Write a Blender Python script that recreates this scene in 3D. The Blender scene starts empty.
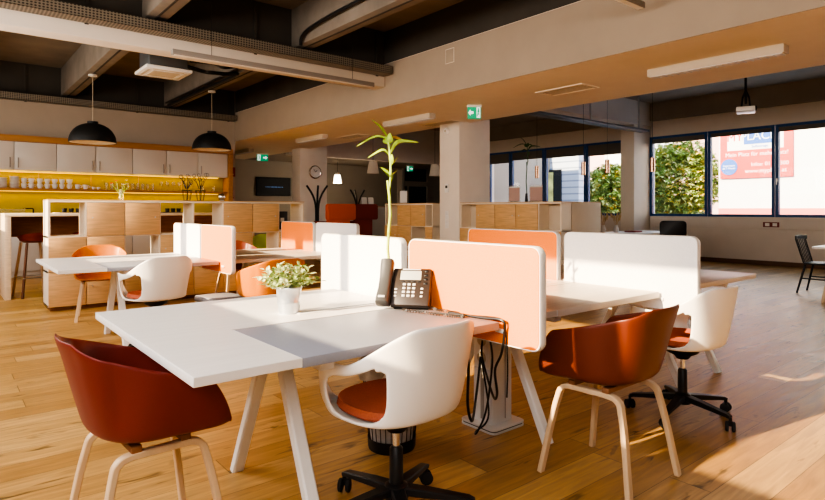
import bpy, bmesh, math, random
from mathutils import Vector, Matrix
R = math.radians
PI = math.pi
rnd = random.Random(7)
scene = bpy.context.scene
COL = scene.collection

# ------------------------------------------------------------------ materials
MATS = {}
def mat(name, color=(.8, .8, .8), rough=.5, metal=0.0, noise=0.0, nscale=8.0, bump=0.0, emit=None, estr=0.0, trans=0.0, ior=1.45, sheen=0.0, coat=0.0, stretch=None):
    m = bpy.data.materials.new(name); m.use_nodes = True
    nt = m.node_tree; b = nt.nodes['Principled BSDF']
    c = (*color, 1)
    b.inputs['Base Color'].default_value = c
    b.inputs['Roughness'].default_value = rough
    b.inputs['Metallic'].default_value = metal
    b.inputs['IOR'].default_value = ior
    if trans: b.inputs['Transmission Weight'].default_value = trans
    if sheen: b.inputs['Sheen Weight'].default_value = sheen
    if coat: b.inputs['Coat Weight'].default_value = coat
    if emit:
        b.inputs['Emission Color'].default_value = (*emit, 1); b.inputs['Emission Strength'].default_value = estr
    if noise or bump:
        tc = nt.nodes.new('ShaderNodeTexCoord'); mp = nt.nodes.new('ShaderNodeMapping')
        nt.links.new(tc.outputs['Object'], mp.inputs['Vector'])
        if stretch: mp.inputs['Scale'].default_value = stretch
        n = nt.nodes.new('ShaderNodeTexNoise'); n.inputs['Scale'].default_value = nscale; n.inputs['Detail'].default_value = 5
        nt.links.new(mp.outputs['Vector'], n.inputs['Vector'])
        if noise:
            r = nt.nodes.new('ShaderNodeMapRange')
            r.inputs['From Min'].default_value = .3; r.inputs['From Max'].default_value = .7
            r.inputs['To Min'].default_value = 1 - noise; r.inputs['To Max'].default_value = 1 + noise
            nt.links.new(n.outputs['Fac'], r.inputs['Value'])
            mx = nt.nodes.new('ShaderNodeMix'); mx.data_type = 'RGBA'; mx.blend_type = 'MULTIPLY'
            mx.inputs['Factor'].default_value = 1
            mx.inputs[6].default_value = c
            nt.links.new(r.outputs['Result'], mx.inputs[7])
            nt.links.new(mx.outputs[2], b.inputs['Base Color'])
        if bump:
            bp = nt.nodes.new('ShaderNodeBump'); bp.inputs['Strength'].default_value = bump; bp.inputs['Distance'].default_value = .01
            nt.links.new(n.outputs['Fac'], bp.inputs['Height']); nt.links.new(bp.outputs['Normal'], b.inputs['Normal'])
    MATS[name] = m
    return m

def M(n): return MATS[n]

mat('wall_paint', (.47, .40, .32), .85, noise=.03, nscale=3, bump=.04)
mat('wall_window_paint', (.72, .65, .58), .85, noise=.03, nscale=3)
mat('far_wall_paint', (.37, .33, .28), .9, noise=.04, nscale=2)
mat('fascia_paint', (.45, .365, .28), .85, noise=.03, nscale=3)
mat('hall_ceiling_paint', (.30, .265, .22), .9, noise=.08, nscale=2)
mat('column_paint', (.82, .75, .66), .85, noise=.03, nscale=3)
mat('soffit_paint', (.93, .82, .66), .85, noise=.02, nscale=4)
mat('slab_paint', (.23, .185, .14), .95, noise=.12, nscale=2)
mat('dark_ceiling_paint', (.075, .066, .056), .95, noise=.1, nscale=2)
mat('beam_concrete', (.25, .215, .18), .9, noise=.15, nscale=3, bump=.1)
mat('white_beam', (.80, .74, .66), .8, noise=.02, nscale=3)
mat('white_lacquer', (.80, .78, .75), .35, noise=.02, nscale=6)
mat('white_plastic', (.86, .84, .80), .3)
mat('white_metal', (.80, .79, .77), .35)
mat('white_fabric', (.84, .83, .82), .9, noise=.03, nscale=120, bump=.1)
mat('grey_fabric', (.72, .71, .72), .9, noise=.03, nscale=120)
mat('orange_fabric', (.90, .235, .012), .9, noise=.05, nscale=150, bump=.1)
mat('tabletop_white', (.80, .775, .745), .38, noise=.035, nscale=3, stretch=(1, 14, 1))
mat('tabletop_oak', (.78, .68, .57), .4, noise=.06, nscale=3, stretch=(1, 14, 1))
mat('inset_grey', (.29, .30, .345), .45, noise=.02, nscale=60)
mat('edge_grey', (.30, .27, .27), .5)
mat('oak_front', (.65, .405, .19), .5, noise=.14, nscale=2.2, stretch=(2.0, 2.0, 26), bump=.03)
mat('oak_light', (.78, .62, .44), .5, noise=.08, nscale=2.5, stretch=(3, 3, 18))
mat('oak_edge', (.66, .44, .23), .5, noise=.08, nscale=2.5, stretch=(1, 18, 18))
mat('cabinet_frame', (.82, .72, .58), .5, noise=.04, nscale=4)
mat('cabinet_end', (.60, .50, .38), .6, noise=.03, nscale=4)
mat('kitchen_brown', (.42, .21, .07), .5, noise=.1, nscale=2, stretch=(1, 12, 12))
mat('dark_wood', (.26, .115, .05), .5, noise=.15, nscale=3, stretch=(2, 2, 14))
mat('leg_ash', (.64, .46, .285), .45, noise=.07, nscale=4, stretch=(4, 4, 1))
mat('dark_leg', (.17, .075, .04), .45, noise=.1, nscale=4)
mat('kitchen_white', (.66, .62, .57), .3, noise=.01, nscale=3)
mat('backsplash', (.40, .33, .008), .35, noise=.03, nscale=3)
mat('led_strip', (1, .7, .2), .5, emit=(1, .58, .03), estr=1.1)
mat('shell_red', (.185, .028, .022), .42, noise=.03, nscale=200, bump=.02)
mat('shell_rust', (.155, .034, .017), .42, noise=.03, nscale=200, bump=.02)
mat('shell_orange', (.52, .165, .02), .42, noise=.03, nscale=200)
mat('shell_lime', (.62, .75, .05), .42)
mat('cushion_red', (.40, .105, .055), .95, noise=.1, nscale=180, bump=.2)
mat('black_plastic', (.012, .012, .013), .4)
mat('black_metal', (.015, .015, .016), .5)
mat('black_dome', (.014, .015, .015), .55)
mat('dome_inside', (.88, .80, .68), .5)
mat('rubber', (.02, .02, .02), .7)
mat('chrome', (.75, .73, .70), .18, metal=1)
mat('steel', (.62, .61, .60), .35, metal=1)
mat('zinc', (.62, .65, .69), .36, metal=.8, noise=.08, nscale=30)
mat('alu', (.66, .66, .66), .45, metal=.4)
mat('copper', (.60, .36, .24), .25, metal=1)
mat('phone_body', (.040, .030, .026), .38)
mat('phone_key', (.55, .55, .54), .5)
mat('phone_handset', (.075, .075, .075), .35)
mat('lcd', (.44, .47, .44), .25)
mat('silver_cable', (.07, .065, .06), .4)
mat('bag', (.52, .52, .53), .45, noise=.3, nscale=18, bump=.6)
mat('leaf_bamboo', (.33, .47, .05), .5, noise=.2, nscale=20)
mat('leaf_brown', (.38, .22, .04), .6)
mat('stem_bamboo', (.42, .56, .10), .45, noise=.12, nscale=25)
mat('leaf_sage', (.30, .38, .14), .6, noise=.3, nscale=40)
mat('leaf_pale', (.58, .64, .38), .6, noise=.2, nscale=40)
mat('leaf_dark', (.03, .07, .02), .6)
mat('soil', (.06, .04, .025), .95, noise=.3, nscale=60)
mat('porcelain', (.80, .78, .75), .2)
mat('glass_ware', (.95, .95, .93), .05, trans=.9, ior=1.2)
mat('flower_red', (.80, .10, .05), .6)
mat('flower_white', (.85, .82, .75), .6)
mat('dried_grass', (.58, .42, .22), .9)
mat('paper', (.80, .77, .72), .7)
mat('paper_pink', (.52, .36, .32), .7)
mat('sign_green', (.0, .30, .14), .5, emit=(0, .42, .20), estr=.45)
mat('sign_white', (.9, .9, .88), .5, emit=(.9, 1, .95), estr=.6)
mat('tv_screen', (.006, .007, .010), .6)
mat('tv_glow', (.1, .2, .4), .5, emit=(.15, .35, .8), estr=.35)
mat('window_frame_blue', (.018, .085, .26), .4)
mat('window_frame_bright', (.04, .22, .62), .4)
mat('sun_blind', (.16, .145, .13), .9)
mat('sign_red', (.74, .10, .08), .6)
mat('sign_blue', (.06, .17, .55), .6)
mat('poster_red', (.30, .04, .03), .6)
mat('facade_white', (.82, .84, .84), .8)
mat('facade_pink', (.80, .55, .48), .8, noise=.03)
mat('facade_band', (.75, .25, .2), .8)
mat('glass_dark', (.05, .07, .09), .1)
mat('tree_green', (.40, .52, .16), .8, noise=.5, nscale=3)
mat('tree_green_b', (.68, .70, .28), .8, noise=.5, nscale=3)
mat('tree_yellow', (.85, .62, .12), .8)
mat('trunk', (.12, .08, .05), .9)
mat('asphalt', (.32, .32, .33), .9, noise=.1, nscale=2)
mat('booth_orange', (.72, .12, .02), .9, noise=.05, nscale=80)
mat('booth_red', (.22, .03, .015), .9, noise=.05, nscale=80)
mat('lamp_shade', (.75, .68, .58), .7)
mat('lamp_lit', (1, .95, .88), .6, emit=(1, .88, .70), estr=5)
mat('diffuser', (.85, .82, .76), .5)
mat('grille', (.60, .52, .40), .6)
mat('socket_red', (.22, .05, .04), .5)
mat('baseboard_wood', (.16, .085, .045), .6)
mat('grey_felt', (.25, .24, .25), .95, noise=.15, nscale=60)
mat('door_dark', (.035, .04, .045), .3)
mat('door_frame_grey', (.33, .30, .27), .5)
mat('duct_steel', (.16, .17, .18), .4, metal=.6)

# cable tray: perforated galvanised steel
def tray_mat():
    m = mat('tray_mesh', (.36, .33, .29), .5, metal=.3); nt = m.node_tree; b = nt.nodes['Principled BSDF']
    tc = nt.nodes.new('ShaderNodeTexCoord'); mp = nt.nodes.new('ShaderNodeMapping'); mp.inputs['Scale'].default_value = (28, 28, 34)
    ck = nt.nodes.new('ShaderNodeTexVoronoi'); ck.inputs['Randomness'].default_value = 0.0; ck.inputs['Scale'].default_value = 1
    rp = nt.nodes.new('ShaderNodeValToRGB'); rp.color_ramp.elements[0].position = .28; rp.color_ramp.elements[0].color = (.07, .06, .05, 1)
    rp.color_ramp.elements[1].position = .36; rp.color_ramp.elements[1].color = (.30, .27, .22, 1)
    nt.links.new(tc.outputs['Object'], mp.inputs['Vector']); nt.links.new(mp.outputs['Vector'], ck.inputs['Vector'])
    nt.links.new(ck.outputs['Distance'], rp.inputs['Fac']); nt.links.new(rp.outputs['Color'], b.inputs['Base Color'])
tray_mat()

# oak plank floor, boards running along X
def floor_mat():
    m = bpy.data.materials.new('oak_floor'); m.use_nodes = True; MATS['oak_floor'] = m
    nt = m.node_tree; N = nt.nodes; L = nt.links; b = N['Principled BSDF']
    def math_(op, a, bb=None):
        n = N.new('ShaderNodeMath'); n.operation = op
        for i, v in enumerate((a, bb)):
            if v is None: continue
            if isinstance(v, (int, float)): n.inputs[i].default_value = v
            else: L.new(v, n.inputs[i])
        return n.outputs[0]
    tc = N.new('ShaderNodeTexCoord'); sp = N.new('ShaderNodeSeparateXYZ'); L.new(tc.outputs['Object'], sp.inputs[0])
    x, y = sp.outputs['X'], sp.outputs['Y']
    W, LN = .19, 2.1
    row = math_('FLOOR', math_('DIVIDE', y, W))
    wn = N.new('ShaderNodeTexWhiteNoise'); wn.noise_dimensions = '1D'; L.new(row, wn.inputs['W'])
    xs = math_('ADD', math_('DIVIDE', x, LN), math_('MULTIPLY', wn.outputs['Value'], 7.3))
    cell = math_('FLOOR', xs)
    cb = N.new('ShaderNodeCombineXYZ'); L.new(row, cb.inputs[0]); L.new(cell, cb.inputs[1])
    wn2 = N.new('ShaderNodeTexWhiteNoise'); wn2.noise_dimensions = '3D'; L.new(cb.outputs[0], wn2.inputs['Vector'])
    fy = math_('FRACT', math_('DIVIDE', y, W)); fx_ = math_('FRACT', xs)
    gy = math_('MINIMUM', fy, math_('SUBTRACT', 1, fy)); gx = math_('MINIMUM', fx_, math_('SUBTRACT', 1, fx_))
    gap = math_('MAXIMUM', math_('LESS_THAN', gy, .010), math_('LESS_THAN', gx, .0012))
    # grain
    off = N.new('ShaderNodeVectorMath'); off.operation = 'MULTIPLY_ADD'
    L.new(wn2.outputs['Color'], off.inputs[0]); off.inputs[1].default_value = (30, 30, 30); L.new(tc.outputs['Object'], off.inputs[2])
    mp = N.new('ShaderNodeMapping'); mp.inputs['Scale'].default_value = (1.1, 11, 1); L.new(off.outputs[0], mp.inputs['Vector'])
    g = N.new('ShaderNodeTexNoise'); g.inputs['Scale'].default_value = 2.6; g.inputs['Detail'].default_value = 7; g.inputs['Distortion'].default_value = .8
    L.new(mp.outputs[0], g.inputs['Vector'])
    mp2 = N.new('ShaderNodeMapping'); mp2.inputs['Scale'].default_value = (1.3, 5.5, 1); L.new(off.outputs[0], mp2.inputs['Vector'])
    kn = N.new('ShaderNodeTexNoise'); kn.inputs['Scale'].default_value = 2.0; kn.inputs['Detail'].default_value = 3; kn.inputs['Distortion'].default_value = 1.2
    L.new(mp2.outputs[0], kn.inputs['Vector'])
    rp = N.new('ShaderNodeValToRGB')
    e = rp.color_ramp.elements; e[0].position = .0; e[0].color = (.33, .170, .048, 1); e[1].position = 1; e[1].color = (.60, .385, .155, 1)
    el = rp.color_ramp.elements.new(.5); el.color = (.47, .270, .090, 1)
    tone = math_('ADD', math_('MULTIPLY', wn2.outputs['Value'], .7), math_('MULTIPLY', g.outputs['Fac'], .35))
    L.new(tone, rp.inputs['Fac'])
    gr = N.new('ShaderNodeMapRange'); gr.inputs['From Min'].default_value = .3; gr.inputs['From Max'].default_value = .7; gr.inputs['To Min'].default_value = .80; gr.inputs['To Max'].default_value = 1.16
    L.new(g.outputs['Fac'], gr.inputs['Value'])
    kr = N.new('ShaderNodeMapRange'); kr.inputs['From Min'].default_value = .62; kr.inputs['From Max'].default_value = .72; kr.inputs['To Min'].default_value = 1; kr.inputs['To Max'].default_value = .28
    L.new(kn.outputs['Fac'], kr.inputs['Value'])
    v = math_('MULTIPLY', math_('MULTIPLY', gr.outputs[0], kr.outputs[0]), math_('SUBTRACT', 1, math_('MULTIPLY', gap, .55)))
    mx = N.new('ShaderNodeMix'); mx.data_type = 'RGBA'; mx.blend_type = 'MULTIPLY'; mx.inputs['Factor'].default_value = 1
    L.new(rp.outputs['Color'], mx.inputs[6]); L.new(v, mx.inputs[7]); L.new(mx.outputs[2], b.inputs['Base Color'])
    rr = N.new('ShaderNodeMapRange'); rr.inputs['To Min'].default_value = .30; rr.inputs['To Max'].default_value = .48
    L.new(g.outputs['Fac'], rr.inputs['Value']); L.new(rr.outputs[0], b.inputs['Roughness'])
    bp = N.new('ShaderNodeBump'); bp.inputs['Strength'].default_value = .12; bp.inputs['Distance'].default_value = .004
    L.new(v, bp.inputs['Height']); L.new(bp.outputs['Normal'], b.inputs['Normal'])
floor_mat()

# thin window glass: clear from every side
def glass_mat():
    m = bpy.data.materials.new('window_glass'); m.use_nodes = True; MATS['window_glass'] = m
    nt = m.node_tree; nt.nodes.remove(nt.nodes['Principled BSDF']); out = nt.nodes['Material Output']
    t = nt.nodes.new('ShaderNodeBsdfTransparent'); t.inputs['Color'].default_value = (.97, .98, .98, 1)
    g = nt.nodes.new('ShaderNodeBsdfGlossy'); g.inputs['Roughness'].default_value = .02
    fr = nt.nodes.new('ShaderNodeFresnel'); fr.inputs['IOR'].default_value = 1.25
    mx = nt.nodes.new('ShaderNodeMixShader'); nt.links.new(fr.outputs[0], mx.inputs[0]); nt.links.new(t.outputs[0], mx.inputs[1]); nt.links.new(g.outputs[0], mx.inputs[2])
    nt.links.new(mx.outputs[0], out.inputs['Surface'])
glass_mat()

# pale cladding boards
def siding_mat():
    m = mat('facade_siding', (.62, .68, .76), .7); nt = m.node_tree; b = nt.nodes['Principled BSDF']
    tc = nt.nodes.new('ShaderNodeTexCoord'); w = nt.nodes.new('ShaderNodeTexWave'); w.bands_direction = 'Z'; w.inputs['Scale'].default_value = 1.3
    rp = nt.nodes.new('ShaderNodeValToRGB'); rp.color_ramp.elements[0].color = (.30, .36, .46, 1); rp.color_ramp.elements[0].position = .02
    rp.color_ramp.elements[1].position = .2; rp.color_ramp.elements[1].color = (.60, .67, .76, 1)
    nt.links.new(tc.outputs['Object'], w.inputs['Vector']); nt.links.new(w.outputs['Fac'], rp.inputs['Fac']); nt.links.new(rp.outputs['Color'], b.inputs['Base Color'])
siding_mat()

# ------------------------------------------------------------------ mesh helpers
class MB:
    def __init__(s): s.bm = bmesh.new(); s.mats = []; s.cur = 0
    def use(s, m):
        if m not in s.mats: s.mats.append(m)
        s.cur = s.mats.index(m); return s
    def _mark(s, faces):
        for f in faces: f.material_index = s.cur
    def box(s, x0, x1, y0, y1, z0, z1, b=0.0, seg=2, mtx=None):
        r = bmesh.ops.create_cube(s.bm, size=1)
        vs = r['verts']
        for v in vs:
            v.co = Vector(((x0+x1)/2 + v.co.x*(x1-x0), (y0+y1)/2 + v.co.y*(y1-y0), (z0+z1)/2 + v.co.z*(z1-z0)))
        es = list({e for v in vs for e in v.link_edges})
        fs = list({f for v in vs for f in v.link_faces})
        if b:
            rr = bmesh.ops.bevel(s.bm, geom=es, offset=b, segments=seg, profile=.5, affect='EDGES')
            vs = list({v for f in rr['faces'] for v in f.verts} | {v for v in vs if v.is_valid})
            fs = list({f for v in vs for f in v.link_faces})
        s._mark(fs)
        if mtx is not None: bmesh.ops.transform(s.bm, matrix=mtx, verts=vs)
        return s
    def ring_loft(s, rings, close=True, cap=True):
        vr = [[s.bm.verts.new(p) for p in r] for r in rings]
        fs = []
        for a, b in zip(vr[:-1], vr[1:]):
            n = len(a)
            for i in range(n if close else n-1):
                j = (i+1) % n
                try: fs.append(s.bm.faces.new((a[i], a[j], b[j], b[i])))
                except ValueError: pass
        if cap:
            for r in (vr[0][::-1], vr[-1]):
                try: fs.append(s.bm.faces.new(r))
                except ValueError: pass
        s._mark(fs); return s
    def lathe(s, prof, c=(0, 0, 0), n=28, cap=True):
        rings = []
        for r, z in prof:
            rings.append([Vector((c[0]+r*math.cos(2*PI*i/n), c[1]+r*math.sin(2*PI*i/n), c[2]+z)) for i in range(n)])
        return s.ring_loft(rings, True, cap)
    def cyl(s, p0, p1, r0, r1=None, n=16):
        return s.tube([p0, p1], [r0, r0 if r1 is None else r1], n)
    def tube(s, pts, r, n=8, cap=True):
        pts = [Vector(p) for p in pts]
        rs = r if isinstance(r, (list, tuple)) else [r]*len(pts)
        rings = []; prev = None
        for i, p in enumerate(pts):
            t = (pts[min(i+1, len(pts)-1)] - pts[max(i-1, 0)]).normalized()
            if prev is None:
                u = t.cross(Vector((0, 0, 1)))
                if u.length < 1e-3: u = t.cross(Vector((0, 1, 0)))
            else: u = prev - t*prev.dot(t)
            u.normalize(); prev = u; w = t.cross(u)
            rings.append([p + (u*math.cos(2*PI*k/n) + w*math.sin(2*PI*k/n))*rs[i] for k in range(n)])
        return s.ring_loft(rings, True, cap)
    def sweep(s, pts, w, t, side, taper=None):
        """rectangular bar along pts; w is the size along `side`, t across it"""
        pts = [Vector(p) for p in pts]; side = Vector(side).normalized(); rings = []
        for i, p in enumerate(pts):
            d = (pts[min(i+1, len(pts)-1)] - pts[max(i-1, 0)]).normalized()
            u = (side - d*side.dot(d)).normalized(); v = d.cross(u)
            k = taper[i] if taper else 1
            a, b = w/2*k, t/2*k; c = min(a, b)*.3
            pr = [(-a+c, -b), (a-c, -b), (a, -b+c), (a, b-c), (a-c, b), (-a+c, b), (-a, b-c), (-a, -b+c)]
            rings.append([p + u*x + v*y for x, y in pr])
        return s.ring_loft(rings, True, True)
    def prism(s, poly, axis, a0, a1, b=0.0):
        """poly of 2D points extruded along axis from a0 to a1"""
        def P(q, a): return {'x': (a, q[0], q[1]), 'y': (q[0], a, q[1]), 'z': (q[0], q[1], a)}[axis]
        if b:
            cx = sum(q[0] for q in poly)/len(poly); cy = sum(q[1] for q in poly)/len(poly)
            mx = max(abs(q[0]-cx) for q in poly); my = max(abs(q[1]-cy) for q in poly)
            ins = [(cx+(q[0]-cx)*(1-b/mx), cy+(q[1]-cy)*(1-b/my)) for q in poly]
            return s.ring_loft([[Vector(P(q, a0)) for q in ins], [Vector(P(q, a0+b)) for q in poly], [Vector(P(q, a1-b)) for q in poly], [Vector(P(q, a1)) for q in ins]])
        return s.ring_loft([[Vector(P(q, a0)) for q in poly], [Vector(P(q, a1)) for q in poly]])
    def quad(s, *ps):
        f = s.bm.faces.new([s.bm.verts.new(p) for p in ps]); s._mark([f]); return s
    def sphere(s, c, r, seg=14, sc=(1, 1, 1)):
        rr = bmesh.ops.create_uvsphere(s.bm, u_segments=seg, v_segments=max(6, seg//2+2), radius=r)
        for v in rr['verts']: v.co = Vector((c[0]+v.co.x*sc[0], c[1]+v.co.y*sc[1], c[2]+v.co.z*sc[2]))
        s._mark({f for v in rr['verts'] for f in v.link_faces}); return s
    def leaf(s, base, d, up, L, w, droop=.3, seg=5, fold=.25):
        base = Vector(base); d = Vector(d).normalized(); up = Vector(up)
        sd = d.cross(up)
        if sd.length < 1e-3: sd = d.cross(Vector((1, 0, .2)))
        sd.normalize(); up = sd.cross(d).normalized(); rows = []
        for i in range(seg+1):
            t = i/seg; p = base + d*(L*t) + Vector((0, 0, -1))*(droop*L*t*t)
            hw = w*.5*math.sin(PI*min(1, (.08+.92*t)))**.8 if t < 1 else .0004
            rows.append((s.bm.verts.new(p - sd*hw + up*hw*fold), s.bm.verts.new(p), s.bm.verts.new(p + sd*hw + up*hw*fold)))
        fs = []
        for a, b in zip(rows[:-1], rows[1:]):
            fs.append(s.bm.faces.new((a[0], a[1], b[1], b[0]))); fs.append(s.bm.faces.new((a[1], a[2], b[2], b[1])))
        s._mark(fs); return s
    def build(s, name, material=None, parent=None, smooth=40, norm=True):
        me = bpy.data.meshes.new(name)
        if norm: bmesh.ops.recalc_face_normals(s.bm, faces=s.bm.faces[:])
        s.bm.to_mesh(me); s.bm.free()
        for mm in ([material] if material is not None else []) + s.mats:
            me.materials.append(M(mm) if isinstance(mm, str) else mm)
        if smooth:
            for p in me.polygons: p.use_smooth = True
            me.set_sharp_from_angle(angle=R(smooth))
        o = bpy.data.objects.new(name, me); COL.objects.link(o)
        if parent is not None: o.parent = parent
        return o

def thing(name, label, cat, loc=(0, 0, 0), rz=0.0, group=None):
    o = bpy.data.objects.new(name, None); o.empty_display_size = .1; COL.objects.link(o)
    o.location = loc; o.rotation_euler = (0, 0, rz)
    return tag(o, label, cat, group)
def tag(o, label, cat, group=None):
    o['label'] = label; o['category'] = cat
    if group: o['group'] = group
    return o
def struct(o, label=None):
    o['kind'] = 'structure'
    if label: o['label'] = label
    return o
def dup(root, label, loc, rz=0.0, group=None, scale=None):
    def cp(o, par):
        c = o.copy(); COL.objects.link(c); c.parent = par
        for ch in list(o.children): cp(ch, c)
        return c
    r = cp(root, None); r.location = loc; r.rotation_euler = (0, 0, rz); r['label'] = label
    if group: r['group'] = group
    if scale: r.scale = scale
    return r
def S(*args, name, m, label=None, b=0.0):
    return struct(MB().box(*args, b=b).build(name, m), label)
def smooth_path(pts, n=6):
    pts = [Vector(p) for p in pts]; out = []
    for i in range(len(pts)-1):
        p0, p1, p2, p3 = pts[max(i-1, 0)], pts[i], pts[i+1], pts[min(i+2, len(pts)-1)]
        for k in range(n):
            t = k/n
            out.append(.5*((2*p1) + (p2-p0)*t + (2*p0-5*p1+4*p2-p3)*t*t + (3*p1-p0-3*p2+p3)*t**3))
    out.append(pts[-1]); return out
def rrect(w0, w1, h0, h1, r, n=6):
    out = []
    for cx, cy, a0 in ((w1-r, h1-r, 0), (w0+r, h1-r, 90), (w0+r, h0+r, 180), (w1-r, h0+r, 270)):
        for k in range(n+1):
            a = R(a0+90*k/n); out.append((cx+r*math.cos(a), cy+r*math.sin(a)))
    return out
def text(name, s, size, m, parent, loc, rot, ext=.004, align='CENTER'):
    cu = bpy.data.curves.new(name, 'FONT'); cu.body = s; cu.size = size; cu.extrude = ext; cu.align_x = align; cu.align_y = 'CENTER'
    t = bpy.data.objects.new(name+'_tmp', cu); COL.objects.link(t)
    bpy.context.view_layer.update()
    me = bpy.data.meshes.new_from_object(t.evaluated_get(bpy.context.evaluated_depsgraph_get()))
    bpy.data.objects.remove(t); me.name = name
    me.materials.clear(); me.materials.append(M(m))
    o = bpy.data.objects.new(name, me); COL.objects.link(o); o.parent = parent; o.location = loc; o.rotation_euler = rot
    return o

# ------------------------------------------------------------------ camera
H = 1.25
cam = bpy.data.cameras.new('camera'); camo = bpy.data.objects.new('camera', cam); COL.objects.link(camo)
cam.sensor_fit = 'HORIZONTAL'; cam.sensor_width = 36; cam.lens = 36*578/825
cam.shift_y = -41/825; cam.clip_start = .05; cam.clip_end = 300
camo.location = (0, 0, H); camo.rotation_euler = (R(90), 0, -math.atan2(.6328, .7743))
scene.camera = camo

# ------------------------------------------------------------------ room shell
XL, XW, YF, YB = -1.5, 14.2, 18.0, -4.5        # left wall, window wall, far wall, near wall
YK = 13.35                                      # kitchen wall
ZC = 4.05
S(XL-.3, XW+.3, YB-.3, YF+.3, -.25, 0, name='floor', m='oak_floor')
S(XW+.3, 18.2, 14.0, YF+.2, -.25, 0, name='floor_corridor', m='oak_floor')
S(XW+.3, 18.2, 14.0, YF+.2, ZC, ZC+.3, name='ceiling_corridor', m='slab_paint')
S(XL-.3, XW+.3, YB-.3, YF+.3, ZC, ZC+.3, name='ceiling', m='slab_paint')
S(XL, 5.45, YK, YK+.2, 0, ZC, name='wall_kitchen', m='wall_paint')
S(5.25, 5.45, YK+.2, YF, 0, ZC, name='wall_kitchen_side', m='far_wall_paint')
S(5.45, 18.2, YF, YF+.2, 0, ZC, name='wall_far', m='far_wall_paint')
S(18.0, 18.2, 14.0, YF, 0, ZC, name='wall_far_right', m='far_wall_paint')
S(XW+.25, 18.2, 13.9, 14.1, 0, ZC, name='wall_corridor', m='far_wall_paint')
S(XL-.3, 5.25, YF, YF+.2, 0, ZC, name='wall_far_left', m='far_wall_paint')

# left wall (behind the picture's left edge): strip of high windows that lets the low sun in
mb = MB()
WZ0, WZ1 = 1.92, 3.17
mb.box(XL-.2, XL, YB, YF, 0, WZ0).box(XL-.2, XL, YB, YF, WZ1, ZC)
for a, b_ in ((YB, YB+.3), (1.55, 1.735), (3.23, 3.32), (5.05, 5.14), (6.75, 6.95), (8.6, 8.69), (10.4, 10.49), (12.2, YF)):
    mb.box(XL-.2, XL, a, b_, WZ0, WZ1)
struct(mb.build('wall_left', 'wall_paint'))
# near wall behind the camera
mb = MB()
mb.box(XL-.2, XW+.2, YB-.2, YB, 0, ZC)
struct(mb.build('wall_near', 'wall_paint'))

# window wall on the right (X = XW) with two window bands
mb = MB()
ZS, ZT = 1.07, 3.10
segs = [(-3.0, 7.68), (8.05, 13.34)]
mb.box(XW, XW+.25, YB, 14.1, 0, ZS).box(XW, XW+.25, YB, 14.1, ZT, ZC)
mb.box(XW, XW+.25, YB, segs[0][0], ZS, ZT).box(XW, XW+.25, segs[0][1], segs[1][0], ZS, ZT).box(XW, XW+.25, segs[1][1], 14.1, ZS, ZT)
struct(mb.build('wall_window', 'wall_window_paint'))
def window(n, y0, y1, blind, handle=False, inner=None):
    f = MB(); t = .06; x0, x1 = XW-.01, XW+.09
    f.box(x0, x1, y0, y1, ZS, ZS+t).box(x0, x1, y0, y1, ZT-t, ZT).box(x0, x1, y0, y0+t, ZS+t, ZT-t).box(x0, x1, y1-t, y1, ZS+t, ZT-t)
    fr = f.build('window_%d' % n, 'window_frame_blue'); struct(fr)
    MB().box(XW+.035, XW+.045, y0+t, y1-t, ZS+t, ZT-t).build('pane', 'window_glass', fr)
    MB().box(XW+.005, XW+.025, y0+t, y1-t, ZT-t-blind, ZT-t).build('blind', 'sun_blind', fr)
    if handle:
        h = MB(); h.box(XW-.03, XW-.01, y1-.045, y1-.02, 1.85, 1.92).box(XW-.05, XW-.03, y1-.04, y1-.025, 1.78, 1.9)
        h.build('handle', 'steel', fr)
n = 1
for y0, y1, bl, hd in ((6.24, 7.68, .12, 0), (4.80, 6.22, .09, 0), (3.36, 4.78, .10, 1), (1.9, 3.34, .17, 0), (.4, 1.88, .17, 0), (-3.0, .38, .17, 0),
                       (8.05, 9.58, .30, 0), (9.60, 11.04, .26, 0), (11.07, 12.38, .24, 0), (12.40, 13.34, .3, 0)):
    window(n, y0, y1, bl, hd); n += 1
# parapet duct with sockets under the right windows
struct(MB().box(XW-.05, XW, YB, 7.66, .80, 1.02, b=.006).build('trim_1', 'wall_window_paint'))
struct(MB().box(XW-.03, XW+.0, YB, 7.66, 1.02, 1.07).build('trim_2', 'wall_window_paint'))
struct(MB().box(XW-.02, XW, YB, 7.66, 0, .10).build('baseboard_right', 'baseboard_wood'))
sk = thing('socket_plate', 'red brown double power socket in the parapet duct under the windows', 'socket', (XW-.05, 4.85, .905))
MB().box(-.012, 0, -.16, .16, -.055, .055, b=.004).build('frame', 'socket_red', sk)
for s_ in (-1, 1): MB().box(-.016, -.010, s_*.075-.045, s_*.075+.045, -.035, .035, b=.003).build('socket', 'paper', sk)

# soffit running away from the camera between kitchen hall and window hall
SX0, SX1, SZ = 5.45, 7.65, 2.86
mb = MB(); mb.box(SX0, SX1, YB, YF, SZ, 3.54)
struct(mb.build('ceiling_soffit', 'soffit_paint'))
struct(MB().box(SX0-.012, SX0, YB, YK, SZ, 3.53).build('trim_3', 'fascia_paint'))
struct(MB().box(SX0, SX1, YB, YF, 3.54, ZC).build('ceiling_upstand', 'dark_ceiling_paint'))
# window-hall ceiling: dark boards
struct(MB().box(SX1, XW, YB, YF, 3.95, ZC-.002).build('ceiling_window_hall', 'hall_ceiling_paint'))
struct(MB().box(9.3, 9.55, YB, 7.6, 3.62, 3.95).build('ceiling_beam_window', 'beam_concrete'))
struct(MB().box(XW-.12, XW-.001, YB, YF, 3.50, 3.95).build('trim_4', 'hall_ceiling_paint'))
# dark back zone
struct(MB().box(SX1, 18, 14.9, 15.1, 2.79, 3.95).build('ceiling_bulkhead', 'wall_window_paint'))
struct(MB().box(SX1, 18, 15.1, YF, 2.86, 2.94).build('ceiling_back', 'far_wall_paint'))
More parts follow.
